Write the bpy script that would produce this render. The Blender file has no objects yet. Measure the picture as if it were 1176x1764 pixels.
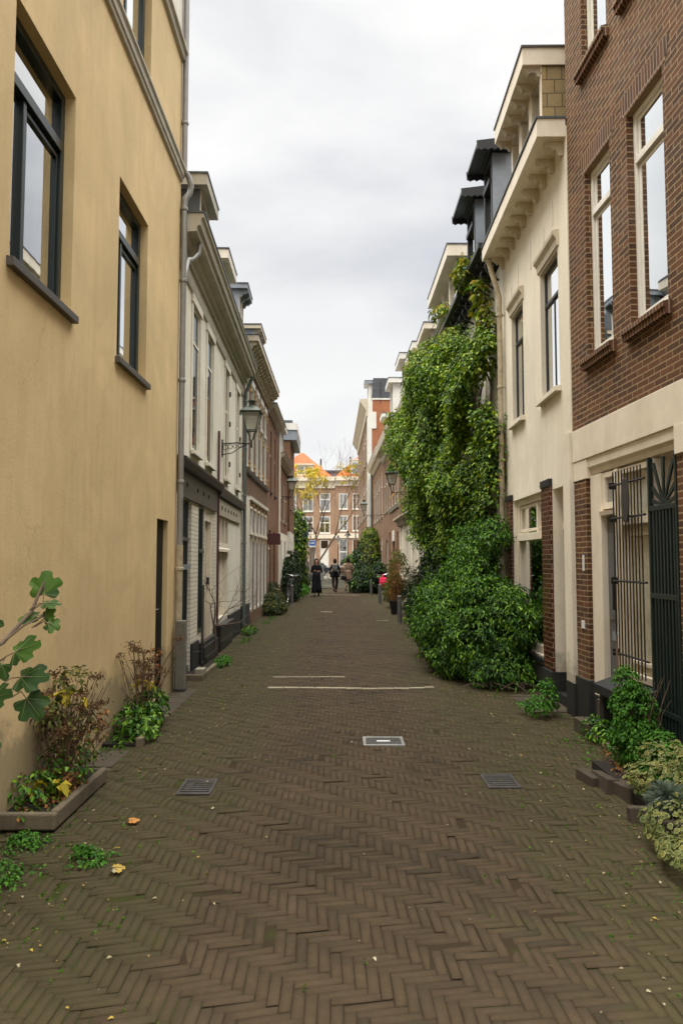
import bpy, bmesh, math, random
import numpy as np
from mathutils import Vector, Matrix
random.seed(7); rng = np.random.default_rng(7)
S = bpy.context.scene
R = math.radians
# ------------------------------------------------------------------ camera
cam = bpy.data.cameras.new('camera'); camo = bpy.data.objects.new('camera', cam); S.collection.objects.link(camo)
camo.location = (0, 0, 1.6); camo.rotation_euler = (R(90) + math.atan(84/1280), 0, 0)
cam.sensor_fit = 'VERTICAL'; cam.sensor_height = 36; cam.lens = 1280/1764*36
cam.clip_start = 0.05; cam.clip_end = 2000
S.camera = camo
cam.dof.use_dof = True; cam.dof.focus_distance = 6.8; cam.dof.aperture_fstop = 4.0
# ------------------------------------------------------------------ world: overcast sky
SUN_EL, SUN_AZ = R(58), R(240)
W = bpy.data.worlds.new('World'); S.world = W; W.use_nodes = True
nt = W.node_tree; nt.nodes.clear()
def N(t, **k):
    n = nt.nodes.new(t)
    for a, b in k.items(): setattr(n, a, b)
    return n
out = N('ShaderNodeOutputWorld'); bg1 = N('ShaderNodeBackground'); bg2 = N('ShaderNodeBackground'); mx = N('ShaderNodeMixShader')
sky = N('ShaderNodeTexSky', sky_type='NISHITA'); sky.sun_disc = False; sky.sun_elevation = SUN_EL; sky.sun_rotation = SUN_AZ
nt.links.new(sky.outputs[0], bg1.inputs[0]); bg1.inputs[1].default_value = 0.08
tc = N('ShaderNodeTexCoord'); sep = N('ShaderNodeSeparateXYZ'); nt.links.new(tc.outputs['Generated'], sep.inputs[0])
mp = N('ShaderNodeMapping'); mp.inputs['Scale'].default_value = (1.0, 1.0, 3.2); mp.inputs['Location'].default_value = (2.3, 0.4, 0.9)
nt.links.new(tc.outputs['Generated'], mp.inputs[0])
nz = N('ShaderNodeTexNoise'); nz.inputs['Scale'].default_value = 1.7; nz.inputs['Detail'].default_value = 5; nz.inputs['Roughness'].default_value = .5
nz.inputs['Distortion'].default_value = .3
nt.links.new(mp.outputs[0], nz.inputs[0])
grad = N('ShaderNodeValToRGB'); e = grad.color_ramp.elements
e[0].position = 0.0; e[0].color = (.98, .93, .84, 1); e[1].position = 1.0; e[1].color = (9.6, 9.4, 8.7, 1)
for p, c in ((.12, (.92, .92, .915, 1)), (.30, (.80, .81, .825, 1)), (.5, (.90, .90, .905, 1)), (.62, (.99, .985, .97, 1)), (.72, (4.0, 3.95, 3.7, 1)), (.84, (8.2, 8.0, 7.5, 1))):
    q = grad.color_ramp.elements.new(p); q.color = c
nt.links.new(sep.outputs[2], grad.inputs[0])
cl = N('ShaderNodeValToRGB'); e = cl.color_ramp.elements
e[0].position = .36; e[0].color = (.74, .755, .79, 1); e[1].position = .60; e[1].color = (1.03, 1.025, 1.01, 1)
nt.links.new(nz.outputs[0], cl.inputs[0])
mul = N('ShaderNodeMix', data_type='RGBA', blend_type='MULTIPLY'); mul.inputs[0].default_value = 1
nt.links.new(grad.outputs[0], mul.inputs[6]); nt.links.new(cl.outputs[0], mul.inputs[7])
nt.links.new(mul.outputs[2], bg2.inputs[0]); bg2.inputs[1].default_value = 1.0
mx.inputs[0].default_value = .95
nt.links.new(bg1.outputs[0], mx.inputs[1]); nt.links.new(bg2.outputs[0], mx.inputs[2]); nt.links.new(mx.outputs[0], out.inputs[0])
# ------------------------------------------------------------------ sun behind cloud
sl = bpy.data.lights.new('sun', 'SUN'); sl.energy = 1.5; sl.angle = R(30); sl.color = (1, .95, .86)
so = bpy.data.objects.new('sun', sl); S.collection.objects.link(so)
so.rotation_euler = (R(32), 0, R(-60))
S.view_settings.view_transform = 'Standard'; S.view_settings.look = 'None'; S.view_settings.exposure = 0.18; S.view_settings.gamma = 1
S.cycles.max_bounces = 8; S.cycles.transparent_max_bounces = 16
S.cycles.caustics_reflective = False; S.cycles.caustics_refractive = False

# ================================================================== materials
class MT:
    def __init__(s, name):
        s.m = bpy.data.materials.new(name); s.m.use_nodes = True; s.t = s.m.node_tree; s.t.nodes.clear()
        s.out = s.n('ShaderNodeOutputMaterial'); s.b = s.n('ShaderNodeBsdfPrincipled'); s.l(s.b.outputs[0], s.out.inputs[0])
    def n(s, t, **k):
        n = s.t.nodes.new(t)
        for a, b in k.items(): setattr(n, a, b)
        return n
    def l(s, a, b): s.t.links.new(a, b)
    def coord(s, sc=(1, 1, 1), loc=(0, 0, 0), kind='Object'):
        if not hasattr(s, 'tc'): s.tc = s.n('ShaderNodeTexCoord')
        m = s.n('ShaderNodeMapping'); m.inputs['Scale'].default_value = sc; m.inputs['Location'].default_value = loc
        s.l(s.tc.outputs[kind], m.inputs[0]); return m.outputs[0]
    def noise(s, scale, detail=4, rough=.55, sc=(1, 1, 1), loc=(0, 0, 0), dist=0, kind='Object'):
        n = s.n('ShaderNodeTexNoise'); n.inputs['Scale'].default_value = scale; n.inputs['Detail'].default_value = detail
        n.inputs['Roughness'].default_value = rough; n.inputs['Distortion'].default_value = dist
        s.l(s.coord(sc, loc, kind), n.inputs[0]); return n.outputs[0]
    def ramp(s, src, a, b, ca=(0, 0, 0), cb=(1, 1, 1), extra=()):
        r = s.n('ShaderNodeValToRGB'); e = r.color_ramp.elements
        e[0].position = a; e[0].color = (*ca, 1); e[1].position = b; e[1].color = (*cb, 1)
        for p, c in extra:
            q = r.color_ramp.elements.new(p); q.color = (*c, 1)
        s.l(src, r.inputs[0]); return r.outputs[0]
    def mix(s, f, a, b, blend='MIX'):
        m = s.n('ShaderNodeMix', data_type='RGBA', blend_type=blend)
        for v, i in ((f, 0), (a, 6), (b, 7)):
            if isinstance(v, (int, float)): m.inputs[i].default_value = v
            elif isinstance(v, tuple): m.inputs[i].default_value = (*v, 1)
            else: s.l(v, m.inputs[i])
        return m.outputs[2]
    def math(s, op, a, b=0.0, clamp=False):
        m = s.n('ShaderNodeMath', operation=op); m.use_clamp = clamp
        for v, i in ((a, 0), (b, 1)):
            if isinstance(v, (int, float)): m.inputs[i].default_value = v
            else: s.l(v, m.inputs[i])
        return m.outputs[0]
    def bump(s, h, strength=.3, dist=.01, prev=None):
        b = s.n('ShaderNodeBump'); b.inputs['Strength'].default_value = strength; b.inputs['Distance'].default_value = dist
        s.l(h, b.inputs['Height'])
        if prev is not None: s.l(prev, b.inputs['Normal'])
        s.l(b.outputs[0], s.b.inputs['Normal']); return b.outputs[0]
    def col(s, c):
        if isinstance(c, tuple): s.b.inputs['Base Color'].default_value = (*c, 1)
        else: s.l(c, s.b.inputs['Base Color'])
    def rough(s, r, spec=.5, metal=0):
        if isinstance(r, (int, float)): s.b.inputs['Roughness'].default_value = r
        else: s.l(r, s.b.inputs['Roughness'])
        s.b.inputs['Specular IOR Level'].default_value = spec; s.b.inputs['Metallic'].default_value = metal

def k(c, f): return tuple(x*f for x in c)
def stucco(name, c, var=.85, bump=.35, rough=.9, streak=.88, warm=(1, .97, .9), dirtk=.55):
    m = MT(name)
    a = m.ramp(m.noise(1.1, 6, .6, dist=.4), .35, .68, k(c, var), c)
    st = m.ramp(m.noise(1.6, 5, .65, sc=(3.2, 3.2, .35)), .3, .62, (streak,)*3, (1, 1, 1))
    a = m.mix(1.0, a, st, 'MULTIPLY')
    sp = m.ramp(m.noise(22, 3, .6), .28, .45, tuple(.86*w for w in warm), (1, 1, 1))
    a = m.mix(.6, a, sp, 'MULTIPLY')
    fs = m.ramp(m.noise(2.2, 4, .6, sc=(5, 5, .28), loc=(7, 3, 0)), .34, .56, (.90, .89, .86), (1, 1, 1))
    a = m.mix(.45, a, fs, 'MULTIPLY')
    pa = m.ramp(m.noise(.55, 3, .5, loc=(4, 8, 2), dist=1.2), .50, .53, (1, 1, 1), (.94, .935, .92))
    a = m.mix(.9, a, pa, 'MULTIPLY')
    cr = m.n('ShaderNodeTexVoronoi', feature='DISTANCE_TO_EDGE'); cr.inputs['Scale'].default_value = .55
    wv = m.n('ShaderNodeMixRGB'); wv.inputs[0].default_value = .22; m.l(m.coord(), wv.inputs[1]); nn = m.n('ShaderNodeTexNoise'); nn.inputs['Scale'].default_value = 3.5; nn.inputs['Detail'].default_value = 6; m.l(m.coord(), nn.inputs[0]); m.l(nn.outputs['Color'], wv.inputs[2]); m.l(wv.outputs[0], cr.inputs[0])
    ck = m.math('MULTIPLY', m.ramp(cr.outputs[0], .0, .0035, (1, 1, 1), (0, 0, 0)), m.ramp(m.noise(.9, 3, .5, loc=(1, 5, 3)), .52, .60))
    a = m.mix(m.math('MULTIPLY', ck, .3), a, k(c, .5))
    # splash dirt in the lowest half metre, ragged
    g = m.n('ShaderNodeSeparateXYZ'); m.l(m.coord(), g.inputs[0])
    dz = m.math('ADD', g.outputs[2], m.math('MULTIPLY', m.noise(3.5, 5, .7), -.9))
    dirt = m.ramp(dz, -.35, .15, (1, 1, 1), (0, 0, 0))
    a = m.mix(m.math('MULTIPLY', dirt, dirtk), a, (.16, .14, .095))
    m.col(a); m.rough(rough, .3)
    h = m.math('ADD', m.noise(45, 4, .6), m.math('MULTIPLY', m.noise(3, 3), 1.6))
    m.bump(h, bump, .006); return m.m
def paint(name, c, rough=.45, var=.88, metal=0, bump=.08, scale=6):
    m = MT(name); a = m.ramp(m.noise(scale, 5, .65), .3, .65, k(c, var), c)
    d = m.ramp(m.noise(1.3, 4, .6, sc=(2.5, 2.5, .5)), .3, .6, (.88, .87, .83), (1, 1, 1))
    m.col(m.mix(1.0, a, d, 'MULTIPLY')); m.rough(rough, .5, metal)
    m.bump(m.noise(40, 3), bump, .003); return m.m
def brickm(name, c1, c2, mortar, bw=.2, bh=.055, ms=.006, bump=.7, rough=.85, patch=.75, painted=False, squash=0):
    m = MT(name)
    g = m.n('ShaderNodeSeparateXYZ'); m.l(m.coord(), g.inputs[0])
    u = m.math('ADD', g.outputs[0], g.outputs[1])
    cb = m.n('ShaderNodeCombineXYZ')
    wob = m.math('MULTIPLY', m.noise(3, 2), .012)
    m.l(u, cb.inputs[0]); m.l(m.math('ADD', g.outputs[2], wob), cb.inputs[1])
    b = m.n('ShaderNodeTexBrick'); m.l(cb.outputs[0], b.inputs['Vector'])
    b.inputs['Scale'].default_value = 1; b.inputs['Brick Width'].default_value = bw; b.inputs['Row Height'].default_value = bh
    b.inputs['Mortar Size'].default_value = ms; b.inputs['Mortar Smooth'].default_value = .25; b.inputs['Bias'].default_value = 0
    b.inputs['Color1'].default_value = (*c1, 1); b.inputs['Color2'].default_value = (*c2, 1); b.inputs['Mortar'].default_value = (*mortar, 1)
    b.offset = .5
    a = b.outputs['Color']
    pt = m.ramp(m.noise(.9, 5, .6, dist=.5), .32, .65, (patch,)*3, (1, 1, 1))
    a = m.mix(1.0, a, pt, 'MULTIPLY')
    fine = m.ramp(m.noise(30, 4, .6), .3, .6, (.8, .8, .8), (1.05, 1.03, 1))
    a = m.mix(.8, a, fine, 'MULTIPLY')
    if not painted:
        ef = m.ramp(m.noise(.6, 5, .7, loc=(5, 3, 1)), .56, .72)
        a = m.mix(m.math('MULTIPLY', ef, .22), a, (.38, .33, .27))
    m.col(a); m.rough(rough, .35)
    inv = m.math('SUBTRACT', 1.0, b.outputs['Fac'])
    bb = m.bump(inv, bump, .006); m.bump(m.noise(60, 4, .65), .25, .003, bb)
    return m.m
def glassm(name, tint=(.8, .84, .83), ior=1.55, mult=6.0):
    m = MT(name); m.t.nodes.remove(m.b)
    tr = m.n('ShaderNodeBsdfTransparent'); tr.inputs[0].default_value = (*tint, 1)
    gl = m.n('ShaderNodeBsdfGlossy'); gl.inputs['Roughness'].default_value = .015; gl.inputs[0].default_value = (.95, .97, .97, 1)
    fr = m.n('ShaderNodeFresnel'); fr.inputs[0].default_value = ior
    bp = m.n('ShaderNodeBump'); bp.inputs['Strength'].default_value = .06; bp.inputs['Distance'].default_value = .02
    m.l(m.noise(1.5, 2), bp.inputs['Height']); m.l(bp.outputs[0], gl.inputs['Normal'])
    mm = m.n('ShaderNodeMixShader')
    f2 = m.math('MULTIPLY', fr.outputs[0], mult, clamp=True)
    m.l(m.math('ADD', f2, .03, clamp=True), mm.inputs[0]); m.l(tr.outputs[0], mm.inputs[1]); m.l(gl.outputs[0], mm.inputs[2]); m.l(mm.outputs[0], m.out.inputs[0])
    return m.m
def leafm(name, cols, rough=.45, trans=.35, scale=1.2):
    trans *= .6; m = MT(name); m.t.nodes.remove(m.b)
    geo = m.n('ShaderNodeNewGeometry')
    f = m.math('ADD', m.math('MULTIPLY', geo.outputs['Random Per Island'], .55), m.math('MULTIPLY', m.noise(scale, 3, .6), .45))
    n = len(cols); ex = [(.25 + .5*i/(n-1), cols[i]) for i in range(1, n-1)]
    c = m.ramp(f, .25, .75, cols[0], cols[-1], ex)
    b = m.n('ShaderNodeBsdfPrincipled'); m.l(c, b.inputs['Base Color']); b.inputs['Roughness'].default_value = rough+.15; b.inputs['Specular IOR Level'].default_value = .22
    t = m.n('ShaderNodeBsdfTranslucent'); m.l(m.mix(1.0, c, (1.35, 1.4, .7), 'MULTIPLY'), t.inputs[0])
    mm = m.n('ShaderNodeMixShader'); mm.inputs[0].default_value = trans
    m.l(b.outputs[0], mm.inputs[1]); m.l(t.outputs[0], mm.inputs[2]); m.l(mm.outputs[0], m.out.inputs[0])
    return m.m
def cloth(name, c, rough=.9):
    m = MT(name); m.col(m.ramp(m.noise(14, 4, .6), .3, .7, k(c, .75), c)); m.rough(rough, .2); m.bump(m.noise(60, 3), .2, .004); return m.m
M = {}
M['yellow'] = stucco('yellow_stucco', (.72, .535, .285), .86, .3, .85, .94)
M['cream'] = stucco('cream_stucco', (.80, .73, .60), .9, .22, .8, .93)
M['plaster'] = stucco('white_plaster', (.80, .745, .63), .88, .22, .8, .93)
M['creamwood'] = paint('cream_paint', (.80, .71, .58), .45, .9)
M['whitewood'] = paint('white_paint', (.78, .75, .68), .4, .9)
M['trimdull'] = paint('weathered_trim', (.47, .42, .33), .55, .8)
M['beige'] = paint('beige_timber', (.58, .50, .38), .55, .85)
M['darkgreen'] = paint('dark_green_paint', (.012, .022, .019), .3, .8)
M['black'] = paint('black_paint', (.014, .015, .016), .4, .7)
M['plinth'] = stucco('tarred_plinth', (.018, .020, .024), .6, .4, .6, .8, dirtk=.08)
M['greydoor'] = paint('grey_paint', (.10, .10, .105), .4, .85)
M['zinc'] = paint('zinc_sheet', (.30, .33, .37), .42, .8, .45)
M['darkzinc'] = paint('dark_zinc', (.10, .115, .13), .4, .8, .3)
M['steelgrey'] = paint('grey_pipe', (.30, .29, .27), .4, .8, .35)
M['pipegreen'] = paint('grey_green_pipe', (.13, .155, .15), .4, .8, .2)
M['oldcream'] = paint('old_cream_pipe', (.50, .42, .29), .55, .6, 0, .2, 12)
M['sill'] = paint('dark_stone_sill', (.085, .075, .068), .5, .8)
M['stone'] = stucco('stone_sill', (.42, .38, .31), .8, .3, .8, .85)
M['brickR1'] = brickm('old_red_brick', (.150, .062, .024), (.066, .032, .015), (.32, .225, .125), .205, .0545, .0065)
M['soldier'] = brickm('soldier_brick', (.15, .059, .028), (.072, .033, .019), (.34, .26, .17), .0545, .205, .0065)
M['glazed'] = brickm('glazed_red_brick', (.105, .026, .015), (.050, .014, .010), (.30, .24, .17), .205, .056, .0035, .5, .22, .8, True)
M['paintbrick'] = brickm('painted_white_brick', (.76, .70, .59), (.70, .64, .53), (.30, .25, .18), .205, .062, .004, .9, .7, .88, True)
M['brickL3'] = brickm('brown_brick', (.155, .078, .038), (.105, .053, .028), (.22, .165, .10), .205, .0545, .005)
M['brickL4'] = brickm('red_brown_brick', (.195, .085, .040), (.135, .06, .030), (.25, .18, .11), .205, .0545, .005)
M['brickR5'] = brickm('brown_pink_brick', (.235, .128, .068), (.17, .09, .048), (.28, .21, .13), .205, .0545, .005)
M['brickO'] = brickm('orange_brick', (.47, .155, .055), (.36, .11, .042), (.45, .30, .2), .205, .0545, .005)
M['brickF'] = brickm('pale_brown_brick', (.42, .24, .145), (.33, .185, .115), (.48, .38, .28), .205, .0545, .006)
M['yellowbrick'] = brickm('yellow_brick', (.56, .33, .085), (.48, .28, .07), (.4, .3, .2), .205, .0545, .005)
M['tile'] = brickm('orange_roof_tile', (.52, .125, .032), (.40, .09, .025), (.20, .05, .02), .22, .34, .02, 1.0, .8, .85, True)
M['slate'] = brickm('grey_slate', (.075, .08, .092), (.10, .105, .118), (.03, .03, .035), .25, .2, .008, .6, .6, .85, True)
M['shingle'] = brickm('tan_shingle', (.40, .29, .13), (.30, .22, .11), (.10, .08, .05), .17, .16, .006, .6, .8, .8, True)
M['glass'] = glassm('window_glass')
M['glassdark'] = glassm('dark_window_glass', (.45, .5, .47), 1.5)
M['glassblue'] = glassm('street_window_glass', (.22, .25, .26), 1.25, 1.0)
M['glassclear'] = glassm('clear_glass', (.95, .95, .93), 1.3, .35)
m_v = MT('void_black'); m_v.col((.004, .004, .0045)); m_v.rough(.5, .2); M['void'] = m_v.m
M['frost'] = paint('frosted_pane', (.28, .27, .24), .25, .9)
M['curtain'] = cloth('white_curtain', (.78, .76, .68))
M['room'] = paint('dim_room', (.07, .065, .055), .9, .7)
M['iron'] = paint('wrought_iron', (.02, .017, .014), .5, .7, .3)
M['lampgreen'] = paint('lamp_green', (.032, .046, .026), .45, .75)
M['rust'] = paint('dark_iron', (.07, .063, .06), .55, .6, .5)
M['concrete'] = stucco('concrete_kerb', (.19, .152, .10), .55, .7, .9, .7, dirtk=0)
M['bollard'] = paint('bollard_grey', (.115, .11, .105), .5, .75)
M['wood'] = paint('weathered_wood', (.17, .155, .125), .8, .65, 0, .4, 14)
M['soil'] = stucco('soil', (.022, .016, .011), .6, 1, .95, .8, dirtk=0)
M['bark'] = stucco('bark', (.14, .10, .075), .6, .8, .9, .7, dirtk=0)
M['barkpale'] = stucco('pale_bark', (.22, .165, .12), .7, .5, .9, .8)
M['drystem'] = paint('dry_stem', (.16, .095, .055), .8, .7)
M['rubber'] = paint('rubber', (.015, .015, .016), .7, .8)
M['chrome'] = paint('chrome', (.6, .6, .6), .25, .9, .9)
M['bikeblack'] = paint('bike_enamel', (.02, .02, .022), .3, .9)
M['pink'] = cloth('pink_cloth', (.75, .03, .10))
M['skin'] = paint('skin', (.50, .28, .19), .55, .95)
M['hair'] = cloth('dark_hair', (.018, .013, .011))
M['blackcloth'] = cloth('black_cloth', (.012, .012, .015))
M['browncloth'] = cloth('dark_brown_cloth', (.045, .022, .018))
M['camel'] = cloth('tan_coat_cloth', (.30, .20, .14))
M['beigecloth'] = cloth('beige_trousers_cloth', (.50, .38, .27))
M['greycloth'] = cloth('grey_cloth', (.12, .12, .11))
M['white'] = paint('white_enamel', (.75, .75, .73), .4, .93)
M['signblue'] = paint('sign_blue', (.03, .13, .50), .35, .95)
M['cabinet'] = paint('cabinet_grey', (.22, .22, .20), .5, .85)
M['carbody'] = paint('dark_car_paint', (.03, .032, .038), .2, .95, .3)
M['carwhite'] = paint('white_car_paint', (.7, .7, .68), .2, .97)
M['maroon'] = paint('maroon_plate', (.09, .025, .028), .5, .85)
M['slab'] = stucco('worn_slab', (.085, .066, .045), .6, .6, .9, .75, dirtk=0)
M['marking'] = stucco('white_paver', (.42, .37, .26), .6, .5, .85, .85, dirtk=0)
M['glassnear'] = glassm('near_window_glass', (.92, .93, .9), 1.5, 4.0)
M['blind'] = cloth('roller_blind', (.88, .82, .66))
M['vein'] = paint('leaf_vein', (.16, .22, .06), .6, .9)
# leaves
M['ivyleaf'] = leafm('vine_leaf', [(.012, .036, .005), (.045, .108, .008), (.11, .21, .012), (.28, .36, .02)], .38, .3, 1.0)
M['ivyyellow'] = leafm('yellowing_vine_leaf', [(.06, .11, .01), (.17, .19, .015), (.34, .24, .02)], .4, .35, 2)
M['bushleaf'] = leafm('shrub_leaf', [(.012, .036, .006), (.030, .090, .010), (.065, .17, .014), (.17, .30, .022)], .32, .25, 1.4)
M['darkleaf'] = leafm('dark_leaf', [(.008, .017, .006), (.016, .032, .009), (.030, .055, .014)], .4, .2, 2)
M['fernleaf'] = leafm('bright_leaf', [(.025, .085, .010), (.05, .15, .014), (.09, .23, .02)], .45, .35, 3)
M['oliveleaf'] = leafm('olive_leaf', [(.04, .05, .012), (.08, .09, .018), (.16, .14, .025)], .5, .3, 3)
M['yelleaf'] = leafm('yellow_leaf', [(.24, .20, .02), (.42, .33, .03), (.60, .46, .05)], .5, .45, 1)
M['redleaf'] = leafm('rusty_leaf', [(.10, .05, .025), (.20, .08, .03), (.30, .15, .04)], .6, .3, 3)
M['greyleaf'] = leafm('silver_leaf', [(.13, .17, .13), (.22, .27, .22)], .7, .2, 3)
M['creamleaf'] = leafm('cream_leaf', [(.16, .20, .05), (.34, .35, .15)], .5, .35, 3)
M['figleaf'] = leafm('fig_leaf', [(.018, .045, .009), (.034, .078, .013), (.06, .13, .018)], .4, .3, 6)
M['brownhead'] = leafm('dried_flower', [(.07, .04, .022), (.15, .08, .035)], .9, .2, 3)
M['mossleaf'] = leafm('moss', [(.03, .06, .008), (.06, .13, .012), (.11, .22, .015)], .8, .3, 4)
M['litter'] = leafm('litter', [(.30, .24, .14), (.45, .40, .26), (.22, .15, .06), (.5, .36, .08)], .8, .3, 4)
M['orange'] = leafm('orange_leaf', [(.55, .20, .04), (.62, .28, .08)], .6, .3, 4)
# paving: one island per brick
m = MT('paver')
geo = m.n('ShaderNodeNewGeometry')
tone = m.ramp(geo.outputs['Random Per Island'], 0, 1, (.038, .0255, .0140), (.066, .0445, .0250), [(.08, (.053, .0350, .0185)), (.5, (.056, .0370, .0195)), (.03, (.042, .0280, .0150)), (.93, (.059, .0395, .0212))])
tone = m.mix(1.0, tone, m.ramp(m.noise(1.3, 6, .65, dist=.3), .3, .68, (.78, .78, .80), (1.24, 1.23, 1.24)), 'MULTIPLY')
tone = m.mix(.8, tone, m.ramp(m.noise(38, 5, .7), .3, .65, (.76, .76, .76), (1.08, 1.08, 1.06)), 'MULTIPLY')
sx = m.n('ShaderNodeSeparateXYZ'); m.l(m.coord(), sx.inputs[0])
side = m.math('ABSOLUTE', m.math('SUBTRACT', sx.outputs[0], .1))
f = m.math('ADD', side, m.math('MULTIPLY', m.math('SUBTRACT', m.noise(.8, 6, .65, dist=.6), .5), 2.6))
mossy = m.ramp(f, .7, 2.3)
mossy = m.math('MULTIPLY', mossy, m.ramp(m.noise(7, 6, .7), .3, .62, (.35,)*3, (1, 1, 1)))
damp = m.math('MULTIPLY', m.ramp(m.noise(.9, 4, .6, loc=(3, 1, 0)), .50, .62), m.ramp(geo.outputs['Random Per Island'], .70, .74))
tone = m.mix(m.math('MULTIPLY', damp, .55), tone, (.014, .011, .007))
scuff = m.ramp(m.noise(2.2, 7, .75, loc=(9, 2, 0)), .60, .72)
tone = m.mix(m.math('MULTIPLY', scuff, .35), tone, (.085, .062, .042))
grime = m.ramp(m.noise(13, 6, .75), .44, .60)
tone = m.mix(m.math('MULTIPLY', grime, .30), tone, (.036, .030, .013))
tone = m.mix(m.math('MULTIPLY', mossy, .66), tone, (.046, .042, .0145))
m.col(tone); m.rough(.9, .25); m.bump(m.noise(90, 5, .75), .35, .003)
M['paver'] = m.m
m = MT('joint'); sx = m.n('ShaderNodeSeparateXYZ')
m.l(m.coord(), sx.inputs[0]); sd = m.math('MULTIPLY', m.math('ABSOLUTE', m.math('SUBTRACT', sx.outputs[0], .1)), .16)
jc = m.ramp(m.math('ADD', m.noise(4, 5, .7), sd), .60, .76, (.034, .0235, .0140), (.036, .044, .011)); m.col(jc); m.rough(.95, .1); m.bump(m.noise(80, 4), .5, .01)
M['joint'] = m.m
m = brickm('far_paving', (.05, .036, .023), (.045, .032, .02), (.025, .024, .01), .2, .05, .006, .4, .9, .85, True); M['farpave'] = m
M['asphalt'] = stucco('asphalt', (.06, .06, .058), .8, .5, .9, .9)
M['earth'] = stucco('earth', (.09, .085, .06), .7, .5, .95, .9)
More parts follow.
